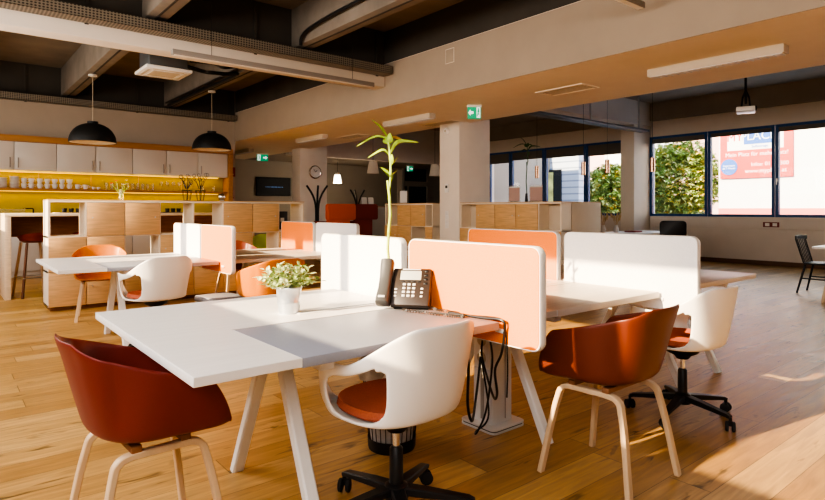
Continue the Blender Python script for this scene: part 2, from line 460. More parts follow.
# columns
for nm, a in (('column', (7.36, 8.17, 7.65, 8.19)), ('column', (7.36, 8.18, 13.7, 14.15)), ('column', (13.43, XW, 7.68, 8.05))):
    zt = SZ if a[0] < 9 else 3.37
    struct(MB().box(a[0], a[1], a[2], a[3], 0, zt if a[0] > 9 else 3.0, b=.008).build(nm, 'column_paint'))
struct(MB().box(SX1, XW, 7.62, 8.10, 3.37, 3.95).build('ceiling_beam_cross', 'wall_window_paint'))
# kitchen hall ceiling: concrete beams along Y, white down-stand along X
for x in (-.15, 1.86, 3.82):
    struct(MB().box(x, x+.24, YB, YK, 3.50, ZC, b=.01).build('ceiling_beam', 'beam_concrete'))
    struct(MB().box(x+.10, x+.125, YB, YK, 3.494, 3.5).build('trim_5', 'dark_ceiling_paint'))
struct(MB().box(XL, SX0-.02, YK-.02, YK-.001, 3.40, ZC).build('trim_6', 'dark_ceiling_paint'))
struct(MB().box(XL, SX0-.02, 7.34, 7.62, 3.17, 3.5, b=.006).build('ceiling_beam_white', 'white_beam'))
struct(MB().box(XL, SX0-.02, 7.36, 7.60, 3.5, ZC).build('ceiling_beam_top', 'dark_ceiling_paint'))

# ------------------------------------------------------------------ ceiling services
def tray(y, z, x0, x1, h, w, label):
    t = thing('cable_tray', label, 'cable tray', (x0, y, z))
    MB().box(0, x1-x0, 0, .006, 0, h).box(0, x1-x0, w-.006, w, 0, h).box(0, x1-x0, 0, w, 0, .006).build('channel', 'tray_mesh', t)
    m = MB(); k = 0
    for i in range(4): m.cyl((0, .05+.04*i, .04+.02*(i % 2)), (x1-x0, .05+.04*i, .045), .018, n=8)
    m.build('cable', 'black_plastic', t)
    xx = .7
    while xx < x1-x0:
        MB().box(xx, xx+.04, w-.004, w+.012, -.01, h+.57).build('bracket', 'dark_ceiling_paint', t); xx += 2.0
    return t
tray(7.10, 3.33, XL+.05, 5.40, .12, .22, 'perforated metal cable tray along the white beam at top left')
tray(YK-.24, 3.32, XL+.05, 5.40, .12, .20, 'perforated metal cable tray on the wall above the kitchen cabinets')

def linear_light(loc, L, label, rz=0):
    t = thing('suspended_light', label, 'light', loc, rz, 'suspended linear lights')
    MB().box(-L, 0, -.035, .035, 0, .06, b=.004).build('housing', 'door_frame_grey', t)
    MB().box(-L+.02, -.02, -.028, .028, -.004, .001).build('diffuser', 'diffuser', t)
    for xx in (-.35, -L+.45):
        MB().cyl((xx, 0, .06), (xx, 0, ZC-loc[2]), .003, n=6).build('wire', 'black_metal', t)
        MB().lathe([(.035, -.03), (.035, 0)], (xx, 0, 3.98-loc[2]), 12).build('canopy', 'white_plastic', t)
    return t
linear_light((4.79, 6.75, 2.99), 2.77, 'long grey suspended light bar in front of the white beam')
linear_light((5.30, 2.95, 3.2), 3.0, 'grey suspended light bar end at the top edge above the soffit')

def soffit_light(y0, y1, label):
    t = thing('ceiling_light', label, 'light', (6.4, (y0+y1)/2, SZ), 0, 'surface mounted lights under the soffit')
    L = y1-y0
    MB().box(-.07, .07, -L/2, L/2, -.085, 0, b=.004).build('housing', 'grille', t)
    m = MB().box(-.055, .055, -L/2+.02, L/2-.02, -.092, -.084); k = int(L/.07); m.mats = ['diffuser']; m.use('alu')
    for i in range(k): m.box(-.055, .055, -L/2+.03+i*.07, -L/2+.036+i*.07, -.098, -.09)
    m.build('louver', None, t)
soffit_light(2.06, 3.46, 'long white louvered ceiling light at upper right')
soffit_light(7.3, 8.62, 'white louvered ceiling light just left of the exit sign')
soffit_light(10.8, 12.0, 'white louvered ceiling light third along the soffit above the clock')
soffit_light(14.6, 15.8, 'farthest white louvered ceiling light near the television')
def soffit_grille(y0, y1, x0, x1, label):
    t = thing('air_grille', label, 'grille', ((x0+x1)/2, (y0+y1)/2, SZ), 0, 'air grilles flush in the soffit')
    w, l = (x1-x0)/2, (y1-y0)/2
    m = MB(); f = .04
    m.box(-w, w, -l, -l+f, -.012, 0).box(-w, w, l-f, l, -.012, 0).box(-w, -w+f, -l+f, l-f, -.012, 0).box(w-f, w, -l+f, l-f, -.012, 0)
    m.build('frame', 'soffit_paint', t)
    m = MB()
    for i in range(5):
        xx = -w+f+.02+i*(2*w-2*f-.02)/5; m.box(xx, xx+.012, -l+f, l-f, -.01, -.002)
    m.build('slat', 'grille', t)
soffit_grille(4.35, 5.1, 6.35, 6.75, 'flush beige air grille in the soffit above the window columns')
soffit_grille(7.6, 8.5, 7.1, 7.5, 'flush beige air grille right of the exit sign')
soffit_grille(10.3, 11.2, 6.9, 7.3, 'flush beige air grille above the bamboo top')

def exit_sign(loc, rz, w, label, flip=1):
    t = thing('exit_sign', label, 'exit sign', loc, rz, 'green emergency exit signs')
    MB().box(-w*.55, w*.55, -.04, .04, .095, .125, b=.004).build('housing', 'white_plastic', t)
    p = MB().box(-w/2, w/2, -.008, .008, -.085, .095, b=.003).build('panel', 'sign_green', t)
    m = MB(); y = -.012
    def bx(x0, x1, z0, z1): m.box(min(x0*flip, x1*flip), max(x0*flip, x1*flip), y, -.006, z0, z1)
    bx(.05*w/.3, .13*w/.3, -.07, .09)                                  # doorway
    m.prism([(q[0]*flip*w/.3, q[1]) for q in ((-.135, .01), (-.085, .06), (-.085, .03), (-.02, .03), (-.02, -.01), (-.085, -.01), (-.085, -.04))], 'y', y, -.006)
    m.build('arrow', 'sign_white', p)
    g = MB(); y2 = -.016                                               # running figure
    def bar(a, b_, r): g.cyl((a[0]*flip*w/.3, y2, a[1]), (b_[0]*flip*w/.3, y2, b_[1]), r, n=6)
    g.sphere((.092*flip*w/.3, y2, .065), .013, 8); bar((.09, .05), (.08, .0), .011); bar((.08, 0), (.11, -.03), .008); bar((.08, 0), (.06, -.05), .008); bar((.09, .04), (.115, .02), .006); bar((.09, .04), (.06, .03), .006)
    g.build('running_figure', 'sign_green', p)
exit_sign((6.42, 6.34, 2.735), R(-40), .21, 'green exit sign under the soffit left of the near column')
exit_sign((6.9, 15.0, 2.66), R(-22), .30, 'green exit sign above the wall television', -1)
exit_sign((13.2, 16.3, 2.70), R(-25), .24, 'small green exit sign above the dark glazed door at the back', -1)

# ceiling cassette
ac = thing('air_conditioner', 'white ceiling cassette air conditioner hung between the beams', 'air conditioner', (2.40, 8.40, 3.12))
MB().box(-.25, .25, -.25, .25, .045, .30, b=.01).build('casing', 'duct_steel', ac)
pn = MB().box(-.30, .30, -.30, .30, 0, .045, b=.010).build('panel', 'white_plastic', ac)
m = MB()
for s_ in (-1, 1): m.box(-.2, .2, s_*.24-.015, s_*.24+.015, -.004, .002).box(s_*.24-.015, s_*.24+.015, -.2, .2, -.004, .002)
m.box(-.17, .17, -.17, .17, -.005, .002).build('air_slot', 'grille', pn)
for sx in (-1, 1):
    for sy in (-1, 1): MB().cyl((sx*.22, sy*.22, .30), (sx*.22, sy*.22, ZC-3.12), .006, n=6).build('hanger', 'steel', ac)
pp = MB().tube(smooth_path([(2.75, 8.5, 3.3), (3.0, 8.55, 3.28), (3.2, 8.9, 3.36), (3.55, 9.1, 3.42), (3.78, 9.2, 3.46), (3.79, 10.8, 3.47), (3.79, 12.9, 3.47)]), .03, 8)
pp.tube(smooth_path([(2.75, 8.4, 3.36), (3.1, 8.4, 3.38), (3.4, 8.8, 3.44), (3.72, 9.0, 3.52), (3.74, 10.8, 3.52), (3.74, 12.9, 3.52)]), .022, 8)
tag(pp.build('refrigerant_pipe', 'black_plastic'), 'black insulated pipes leaving the ceiling cassette', 'pipe')
tag(MB().tube(smooth_path([(3.76, 2.0, 3.70), (3.77, 4.5, 3.68), (3.77, 6.2, 3.66), (3.77, 6.9, 3.60), (3.77, 7.0, 3.46)], 5), .024, 8).build('conduit_pipe', 'black_plastic'), 'black conduit along the concrete beam at the top left', 'pipe')

# projector
pj = thing('projector', 'white projector hanging from the dark ceiling in front of the windows', 'projector', (9.7, 3.68, 2.74), R(20)); pj.scale = (.85, .85, 1)
MB().box(-.20, .20, -.15, .15, .01, .085, b=.015).build('body', 'white_plastic', pj)
MB().cyl((-.08, -.15, .055), (-.08, -.175, .055), .04, .035, 14).build('lens', 'black_plastic', pj)
MB().cyl((0, 0, .14), (0, 0, 3.95-2.72), .022, n=10).build('pole', 'black_metal', pj)
m = MB()
for a in range(4):
    c_, s_ = math.cos(R(45+90*a)), math.sin(R(45+90*a)); m.tube([(0, 0, .36), (c_*.07, s_*.07, .24), (c_*.15, s_*.1, .08)], .014, 6)
m.build('mount_arm', 'black_metal', pj)

# black dome pendants
def dome(loc, label):
    t = thing('pendant_lamp', label, 'lamp', loc, 0, 'black dome pendants above the bar table')
    r = .355
    prof = [(r*math.cos(a)**.85 if math.cos(a) > 0 else 0, r*.90*math.sin(a)) for a in [R(x) for x in (0, 8, 18, 28, 40, 52, 64, 74, 80)]]
    prof += [(.08, r*.90), (.08, r*.90+.03), (.01, r*.90+.035)]
    MB().lathe(prof, (0, 0, 0), 40, cap=False).build('lamp_shade', 'black_dome', t)
    MB().lathe([(p*.975, z*.975+.004) for p, z in prof[:9]], (0, 0, 0), 40, cap=False).build('reflector', 'dome_inside', t)
    MB().sphere((0, 0, .13), .055, 14).build('bulb', 'diffuser', t)
    MB().cyl((0, 0, .34), (0, 0, 3.47-loc[2]), .005, n=6).build('cord', 'grille', t)
    MB().lathe([(.07, 0), (.065, .03), (.02, .04)], (0, 0, 3.45-loc[2]), 16).build('canopy', 'white_plastic', t)
    return t
dome((1.96, 10.78, 2.35), 'black dome pendant lamp on the left above the bar table')
dome((3.97, 10.84, 2.365), 'black dome pendant lamp on the right near the end of the kitchen')

# ------------------------------------------------------------------ kitchen
KY = 13.0
k = thing('wall_cabinet_row', 'brown wooden surround framing the white kitchen wall cabinets', 'surround', (0, KY, 0))
MB().box(-1.4, 5.24, -.03, .33, 2.51, 2.63, b=.004).build('top_board', 'kitchen_brown', k)
MB().box(5.135, 5.24, -.03, .33, 0, 2.51, b=.004).build('side_panel', 'kitchen_brown', k)
base_c = None
for i in range(9):
    x0 = 5.135 - .678*(i+1); x1 = x0+.672
    lab = ['white kitchen wall cabinet door nearest the brown end panel', 'white wall cabinet second from the brown end panel', 'white wall cabinet third from the brown end panel, above the twig plants',
           'white wall cabinet behind the right part of the shelf, fourth from the end panel', 'white wall cabinet behind the left dome lamp', 'white wall cabinet sixth from the brown end panel', 'white wall cabinet at the left edge of the picture', 'white wall cabinet off the left edge', 'white wall cabinet farthest left'][i]
    if i > 6: continue
    t = thing('wall_cabinet', lab, 'cabinet', (x0, KY, 1.97), 0, 'white kitchen wall cabinets')
    MB().box(0, .672, .02, .33, 0, .535).build('carcass', 'kitchen_white', t)
    d = MB().box(.003, .669, 0, .018, .003, .535, b=.002).build('door', 'kitchen_white', t)
    hx = .06 if i == 0 or i % 2 else .612
    m = MB(); m.cyl((hx, -.03, .05), (hx, -.03, .24), .011, n=8).cyl((hx, 0, .07), (hx, -.03, .07), .005, n=6).cyl((hx, 0, .20), (hx, -.03, .20), .005, n=6)
    m.build('handle', 'door_frame_grey', d)
tag(MB().box(-1.4, 5.13, KY+.305, KY+.34, .905, 1.97).build('backsplash_panel', 'backsplash'), 'glossy yellow backsplash panel lit behind the kitchen shelf', 'backsplash')
sh = thing('wall_shelf', 'long wooden kitchen shelf holding cups and glasses in yellow light', 'shelf', (0, KY, 1.60))
MB().box(-1.4, 5.13, .04, .300, 0, .045, b=.003).build('board', 'kitchen_brown', sh)
MB().box(-1.4, 5.0, .26, .295, -.016, -.001).build('light_strip', 'led_strip', sh)
MB().box(-1.4, 5.0, .26, .295, .352, .366).build('light_strip', 'led_strip', sh)
for i in range(7):
    xx = 5.135-.05-.9*i
    if i: MB().box(xx-.004, xx+.004, .28, .30, .045, .35).build('joint_strip', 'oak_edge', sh)
for i in range(9):
    x0 = 5.135 - .7*(i+1)
    if x0 < -.6: continue
    t = thing('base_cabinet', ['white kitchen base cabinet beside the brown end panel', 'white base cabinet second from the end panel', 'white base cabinet third from the end panel', 'white base cabinet fourth from the end panel', 'white base cabinet behind the shelf end', 'white base cabinet visible behind the bar stool', 'white base cabinet at the far left edge', 'white base cabinet left of the far left edge', 'white base cabinet farthest left'][i], 'cabinet', (x0, 12.72, 0), 0, 'white kitchen base cabinets')
    MB().box(0, .694, .06, .58, .0, .10).build('plinth', 'kitchen_white', t)
    MB().box(0, .694, .02, .6, .10, .86).build('carcass', 'kitchen_white', t)
    d = MB().box(.003, .691, 0, .018, .11, .85, b=.002).build('door', 'kitchen_white', t)
    MB().box(.1, .59, -.02, -.008, .80, .812).box(.1, .11, -.02, 0, .80, .812).box(.58, .59, -.02, 0, .80, .812).build('handle', 'steel', d)
tag(MB().box(-1.4, 5.13, 12.70, 13.3, .861, .90, b=.004).build('worktop', 'white_lacquer'), 'white kitchen worktop in front of the yellow backsplash', 'worktop')
tp = thing('kitchen_tap', 'dark tap arching over the kitchen worktop behind the shelf end', 'tap', (1.36, 12.95, .90))
MB().cyl((0, 0, 0), (0, 0, .34), .014, n=10).tube(smooth_path([(0, 0, .34), (-.02, 0, .36), (-.1, -.02, .36), (-.17, -.03, .355)]), .011, 8).build('spout', 'black_metal', tp)
MB().cyl((0, 0, .08), (.05, 0, .11), .008, n=8).build('lever', 'black_metal', tp)
gs = thing('glass_screen', 'clear glass splash screen standing on the kitchen worktop at far left', 'screen', (.95, 12.85, .90))
MB().box(-.20, .28, -.005, .005, .0, .36, b=.003).build('pane', 'glass_ware', gs)

# cups and glasses on the shelf
zs = 1.6455; yc = KY+.16
def cup_proto(x, lab, st):
    t = thing('stacked_cup', lab, 'cup', (x, yc, zs), 0, 'white cups stacked on the kitchen shelf')
    MB().lathe([(.0, .004), (.030, .0), (.038, .015), (.050, .05), (.054, .092), (.048, .09), (.044, .05), (.030, .02), (.0, .016)], n=18).build('bowl', 'porcelain', t)
    MB().tube(smooth_path([(.048, 0, .07), (.078, 0, .066), (.078, 0, .035), (.045, 0, .03)], 4), .006, 6).build('handle', 'porcelain', t)
    return t
cups = None
ordn = ['first', 'second', 'third', 'fourth', 'fifth', 'sixth', 'seventh']
for i, x in enumerate((1.233, 1.351, 1.487, 1.609, 1.733, 1.858, 1.985)):
    for s_ in range(2):
        lab = 'white cup %s in the %s stack from the left on the kitchen shelf' % (('at the bottom', 'on top')[s_], ordn[i])
        if cups is None: cups = cup_proto(x, lab, 0)
        else: dup(cups, lab, (x, yc, zs+.0965*s_), R(20*i))
dup(cups, 'single white cup right of the stacked cups', (2.123, yc, zs), R(-30))
dup(cups, 'white cup with its handle turned right, second after the stacks', (2.262, yc, zs), 0)
for lab, x in (('left one of two tiny white espresso cups', 2.404), ('right one of two tiny white espresso cups', 2.494)):
    dup(cups, lab, (x, yc, zs), 0, scale=(.6, .6, .6))
pl0 = None
for j, (x, nn) in enumerate(((.896, 7), (1.086, 8))):
    for i in range(nn):
        lab = 'white bowl at level %s of the %s bowl pile on the kitchen shelf' % (['one', 'two', 'three', 'four', 'five', 'six', 'seven', 'eight'][i], ('left', 'right')[j])
        if pl0 is None:
            pl0 = tag(MB().lathe([(0, .0), (.05, 0), (.078, .012), (.085, .027), (.081, .027), (.07, .014), (0, .006)], n=24).build('bowl', 'porcelain'), lab, 'bowl', 'white bowls piled on the kitchen shelf'); pl0.location = (x, yc, zs)
        else:
            o = dup(pl0, lab, (x, yc, zs+.0275*i))
gl = None
for i in range(10):
    x = 2.64+.1*i
    lab = 'clear tumbler number %s from the left in the row of glasses' % ['one', 'two', 'three', 'four', 'five', 'six', 'seven', 'eight', 'nine', 'ten'][i]
    if gl is None:
        gl = tag(MB().lathe([(0, .0), (.030, 0), (.036, .15), (.033, .15), (.027, .01), (0, .01)], n=18).build('drinking_glass', 'glass_ware'), lab, 'glass', 'clear tumblers on the kitchen shelf'); gl.location = (x, yc, zs)
    else: dup(gl, lab, (x, yc, zs))
wg = None
for i, x in enumerate((3.72, 3.84, 3.97, 4.09, 4.21, 4.33)):
    lab = 'stemmed wine glass %s on the shelf behind the twig plants' % ['nearest the tumblers', 'second from the tumblers', 'third from the tumblers', 'fourth from the tumblers', 'fifth from the tumblers', 'sixth from the tumblers'][i]
    if wg is None:
        wg = tag(MB().lathe([(0, 0), (.035, .002), (.006, .01), (.005, .08), (.03, .11), (.04, .15), (.034, .20), (.032, .20), (.037, .15), (.0, .092)], n=18).build('wine_glass', 'glass_ware'), lab, 'glass', 'wine glasses on the kitchen shelf'); wg.location = (x, yc, zs)
    else: dup(wg, lab, (x, yc, zs))
for i, x in enumerate((4.60, 4.86)):
    o = dup(gl, ('clear tumbler standing alone left of the shelf end', 'clear tumbler last at the right shelf end')[i], (x, yc, zs), scale=(1.2, 1.2, .9))

# ------------------------------------------------------------------ storage shelves
def shelf_unit(xs, ox, doors_open, label, loc, rz, depth=.42, endpanel=False, zt=1.355, group=None, thru=True):
    """xs: list of cell edges along local x (front faces local -y); doors_open: set of (col,row) open cells, row 0 on top"""
    t = thing('storage_shelf', label, 'shelf', loc, rz, group)
    n = len(xs)-1; z0 = .055; rows = 3; rh = (zt-.018-z0)/rows; th = .012
    fr = MB()
    fr.box(xs[0], xs[-1], .0, depth, zt-.022, zt, b=.003)
    fr.box(xs[0], xs[-1], .01, depth-.01, z0, z0+.02)
    for i in range(n+1):
        a = xs[i]-(th if 0 < i < n else (0 if i == 0 else 2*th)); b_ = xs[i]+(th if 0 < i < n else (2*th if i == 0 else 0))
        fr.box(a, b_, .004, depth-.004, z0, zt-.022)
    for r in (1, 2): fr.box(xs[0], xs[-1], .006, depth-.006, zt-.022-r*rh-th, zt-.022-r*rh+th)
    fr.build('carcass', 'cabinet_frame', t)
    MB().box(xs[0]+.03, xs[-1]-.03, .05, depth-.03, 0, z0).build('plinth', 'dark_wood', t)
    MB().box(xs[0]-.004, xs[-1]+.004, -.006, depth+.004, zt, zt+.012, b=.003).build('top_board', 'oak_edge', t)
    bk = MB(); nb = 0
    for c in range(n):
        for r in range(rows):
            zz1 = zt-.022-r*rh; zz0 = zz1-rh
            if (c, r) in doors_open:
                if not thru: bk.box(xs[c], xs[c+1], depth-.012, depth-.004, zz0, zz1); nb += 1
                continue
            d = MB().box(xs[c]+.004, xs[c+1]-.004, -.016, .002, zz0+.004, zz1-.004, b=.002).build('door', 'oak_front', t)
            side = .85 if c % 2 == 0 else .15
            kx = xs[c]+(xs[c+1]-xs[c])*side
            MB().cyl((kx, -.014, zz0+rh*.55), (kx, -.024, zz0+rh*.55), .009, n=10).build('knob', 'steel', d)
            bk.box(xs[c], xs[c+1], depth-.012, depth-.004, zz0, zz1); nb += 1
    bk.build('back_panel', 'cabinet_end', t)
    if endpanel: MB().box(xs[-1], xs[-1]+.012, 0, depth, .03, zt).build('end_panel', 'cabinet_end', t)
    return t
LS = [1.01, 1.42, 1.86, 2.30, 2.745, 3.17, 3.61, 4.04, 4.476]
shelf_unit(LS, 0, {(0, 0), (3, 0), (4, 0), (7, 0), (2, 1), (6, 1)}, 'long oak storage shelf of eight columns with white open cubbies in front of the bar', (0, 8.2, 0), 0, .42)
RA = [0, .43, .87, 1.33, 1.79]
shelf_unit([0, .44, .88, 1.33, 1.54+.0], 0, {(0, 0), (3, 0), (2, 1)}, 'oak storage shelf between the near column and the orange booths', (7.38, 9.957, 0), R(-90), .42, thru=False)
shelf_unit([0, .41, .865, 1.33, 1.785, 2.226], 0, {(0, 0), (4, 0), (2, 1)}, 'oak storage shelf right of the near column with brochures on top', (7.38, 7.648, 0), R(-90), .26, endpanel=False, thru=False)
t = thing('storage_cabinet', 'plain beige cabinet back standing behind the oak shelf near the windows', 'cabinet', (7.645, 5.42, 0))
MB().box(0, .80, 0, 2.15, .05, 1.355, b=.004).build('carcass', 'cabinet_end', t)
MB().box(.03, .77, .03, 2.12, 0, .05).build('plinth', 'dark_wood', t)
MB().box(0, .803, -.004, 2.15, 1.355, 1.367, b=.002).build('top_board', 'oak_edge', t)

# ------------------------------------------------------------------ bar table and stools
t = thing('bar_table', 'light oak bar table with slab end and dark modesty panel behind the shelf', 'table', (.68, 9.62, 0))
MB().box(0, 3.6, 0, .75, 1.145, 1.19, b=.004).build('tabletop', 'oak_light', t)
MB().box(0, .075, 0, .75, 0, 1.145, b=.004).build('leg', 'oak_light', t)
MB().box(3.525, 3.6, 0, .75, 0, 1.145, b=.004).build('leg', 'oak_light', t)
MB().box(.075, 3.525, .62, .65, .84, 1.145).build('modesty_panel', 'dark_wood', t)
MB().box(.6, .9, .1, .3, 1.19, 1.20).build('inlay', 'oak_light', t)
def stool(loc, rz, label):
    t = thing('bar_stool', label, 'stool', loc, rz, 'dark red bar stools at the bar table')
    # dished seat with a low back lip
    m = MB(); rings = []
    for j, (rr, dz) in enumerate(((.0, .0), (.10, .002), (.16, .012), (.19, .035), (.20, .06))):
        rings.append([Vector((rr*math.cos(2*PI*i/24), rr*math.sin(2*PI*i/24)*.95, .80+dz*(1+ .9*max(0, -math.sin(2*PI*i/24))))) for i in range(24)])
    for j, (rr, dz) in enumerate(((.19, .055), (.17, .0), (.12, -.03), (.0, -.035))):
        rings.append([Vector((rr*math.cos(2*PI*i/24), rr*math.sin(2*PI*i/24)*.95, .80+dz*(1 if dz < .03 else 1+.9*max(0, -math.sin(2*PI*i/24))))) for i in range(24)])
    m.ring_loft(rings, True, False).build('seat', 'shell_red', t)
    for i, (sx, sy) in enumerate(((-1, -1), (1, -1), (1, 1), (-1, 1))):
        MB().sweep([(sx*.20, sy*.20, 0), (sx*.12, sy*.12, .77)], .032, .026, (sx, sy, 0)).build('leg', 'leg_ash' if i != 0 else 'dark_leg', t)
    m = MB()
    f = .19
    for a, b_ in (((-f, -f), (f, -f)), ((f, -f), (f, f)), ((f, f), (-f, f)), ((-f, f), (-f, -f))):
        m.cyl((a[0], a[1], .28 if 0 else .28), (b_[0], b_[1], .28), .008, n=8)
    m.build('footrest', 'steel', t)
    return t
st = stool((1.04, 9.88, 0), R(12), 'dark red bar stool left of the shelf end under the bar table')
dup(st, 'dark red bar stool half hidden behind the tall shelf end', (1.72, 9.90, 0), R(-20))

# ------------------------------------------------------------------ tub chairs (moulded shell, bentwood legs)
def sm(a, b, x):
    t = max(0, min(1, (x-a)/(b-a))); return t*t*(3-2*t)
def tub_surface(zs, hb, ha, hole=None, back_flare=.06, crease=True, a=.195, bb=.185, bf=.20, lean_s=.075, lean_b=.10, fa=(100, 138), thick=.012, N=96, rimdrop=0, belly=.62):
    bm = bmesh.new(); grid = []
    nS, nW = 5, (20 if hole else 10)
    for i in range(N):
        th = 2*PI*i/N; d = abs((math.degrees(th)+180) % 360-180)    # 0 = back
        sx, sy = math.sin(th), -math.cos(th)
        ee = 2.5 + (2.2*sm(95, 125, d) if crease else 0)
        by = bb if sy < 0 else bf
        rs = (abs(sx/a)**ee + abs(sy/by)**ee)**(-1/ee)
        # wall height around the shell
        h = hb + (ha-hb)*(sm(22, 88, d) if not crease else min(1, max(0, (d-25)/105))**.85)
        h = h*(1-sm(fa[0], fa[1], d)) + (-.015)*sm(fa[0], fa[1], d)
        lean = lean_b + (lean_s-lean_b)*sm(30, 80, d)
        lean = lean*(1-sm(fa[0]+10, fa[1], d)) + .035*sm(fa[0]+10, fa[1], d)
        row = []
        for j in range(1, nS+1):
            s = j/nS
            row.append(Vector((sx*rs*s, sy*rs*s, zs - .022*(1-s*s) - .012*max(0, sy)*s*s)))
        for j in range(1, nW+1):
            w = j/nW
            ro = rs + lean*(w**belly) ; z = zs + h*(w**1.45) - .012*max(0, sy)*(1-w)
            if crease:
                k = 1-sm(25, 75, d)
                ro += back_flare*k*w**4 + .013*(1-sm(45, 54, d))*sm(.2, .75, w)
                # pinch beside the back
                ro -= .008*math.exp(-((d-56)/9)**2)*sm(.1, .5, w)*(1-sm(.6, 1, w))
            else:
                ro += back_flare*(1-sm(20, 80, d))*w*w
            # arms open slightly outwards at their top
            row.append(Vector((sx*ro, sy*ro*(1.0), z)))
        grid.append((d, [bm.verts.new(p) for p in row]))
    c = bm.verts.new((0, 0, zs-.022))
    for i in range(N):
        d0, r0 = grid[i]; d1, r1 = grid[(i+1) % N]
        bm.faces.new((c, r0[0], r1[0]))
        for j in range(len(r0)-1):
            dm = (d0+d1)/2; w = (j+.5-nS+1)/nW
            if hole and j >= nS:
                if hole(dm, w): continue
            bm.faces.new((r0[j], r1[j], r1[j+1], r0[j+1]))
    if hole:                                            # round off the edge of the opening
        loop = [v for v in bm.verts if v.is_boundary and 0 < len(v.link_faces) < 4 and v.co.z < zs+ha*.93]
        for _ in range(30):
            new = {}
            for v in loop:
                nb = [e.other_vert(v) for e in v.link_edges if e.is_boundary]
                if len(nb) == 2: new[v] = v.co*.5 + (nb[0].co+nb[1].co)*.25
            for v, c_ in new.items(): v.co = c_
    loose = [v for v in bm.verts if not v.link_faces]
    bmesh.ops.delete(bm, geom=loose, context='VERTS')
    bmesh.ops.recalc_face_normals(bm, faces=bm.faces[:])
    return bm
def shell_obj(name, bm, m, parent, thick=.012):
    me = bpy.data.meshes.new(name); bm.to_mesh(me); bm.free(); me.materials.append(M(m))
    for p in me.polygons: p.use_smooth = True
    o = bpy.data.objects.new(name, me); COL.objects.link(o); o.parent = parent
    s = o.modifiers.new('solid', 'SOLIDIFY'); s.thickness = thick; s.offset = 0
    s2 = o.modifiers.new('sub', 'SUBSURF'); s2.levels = 1; s2.render_levels = 2
    return o
def tub_chair(label, loc, rz, shell, arm=.20, group='moulded tub armchairs with bentwood legs'):
    t = thing('tub_armchair', label, 'chair', loc, rz, group)
    zs = .48
    shell_obj('shell', tub_surface(zs, .345, arm, a=.215, bb=.165, bf=.245, fa=(116, 145), back_flare=.042, lean_b=.070, lean_s=.058, belly=.40), shell, t)
    for sx in (-1, 1):
        for sy in (-1, 1):
            x0, x1 = sx*.225, sx*.165
            pts = smooth_path([(x0, sy*.225, 0), (sx*.190, sy*.185, .25), (sx*.172, sy*.158, .375), (sx*.167, sy*.145, .405), (x1, sy*.115, .421), (x1, sy*.06, .424), (x1, 0, .424)], 5)
            MB().sweep(pts, .034, .024, (1, 0, 0)).build('leg', 'leg_ash', t)
    for sy in (-1, 1):
        MB().box(-.18, .18, sy*.085-.018, sy*.085+.018, .434, .458, b=.004).build('cross_bar', 'dark_wood', t)
    return t
tub_chair('dark red tub armchair with bentwood legs at the front left desk end', (.585, 2.265, 0), R(-87), 'shell_red', .172).scale = (.97, .97, .99)
tub_chair('rust red tub armchair on pale legs right of the peach screen', (2.45, 1.53, 0), R(2), 'shell_rust')
tub_chair('orange tub armchair between the rear left desk and the oak shelf', (1.42, 7.42, 0), R(180-12), 'shell_orange')
tub_chair('orange tub armchair behind the small potted plant', (2.30, 4.80, 0), R(-2), 'shell_orange')
tub_chair('dark red tub armchair half hidden behind the rear peach screen', (3.03, 7.36, 0), R(178), 'shell_rust')
lc = tub_chair('lime green chair glimpsed through the open cubby of the oak shelf', (4.25, 9.0, 0), R(160), 'shell_lime')

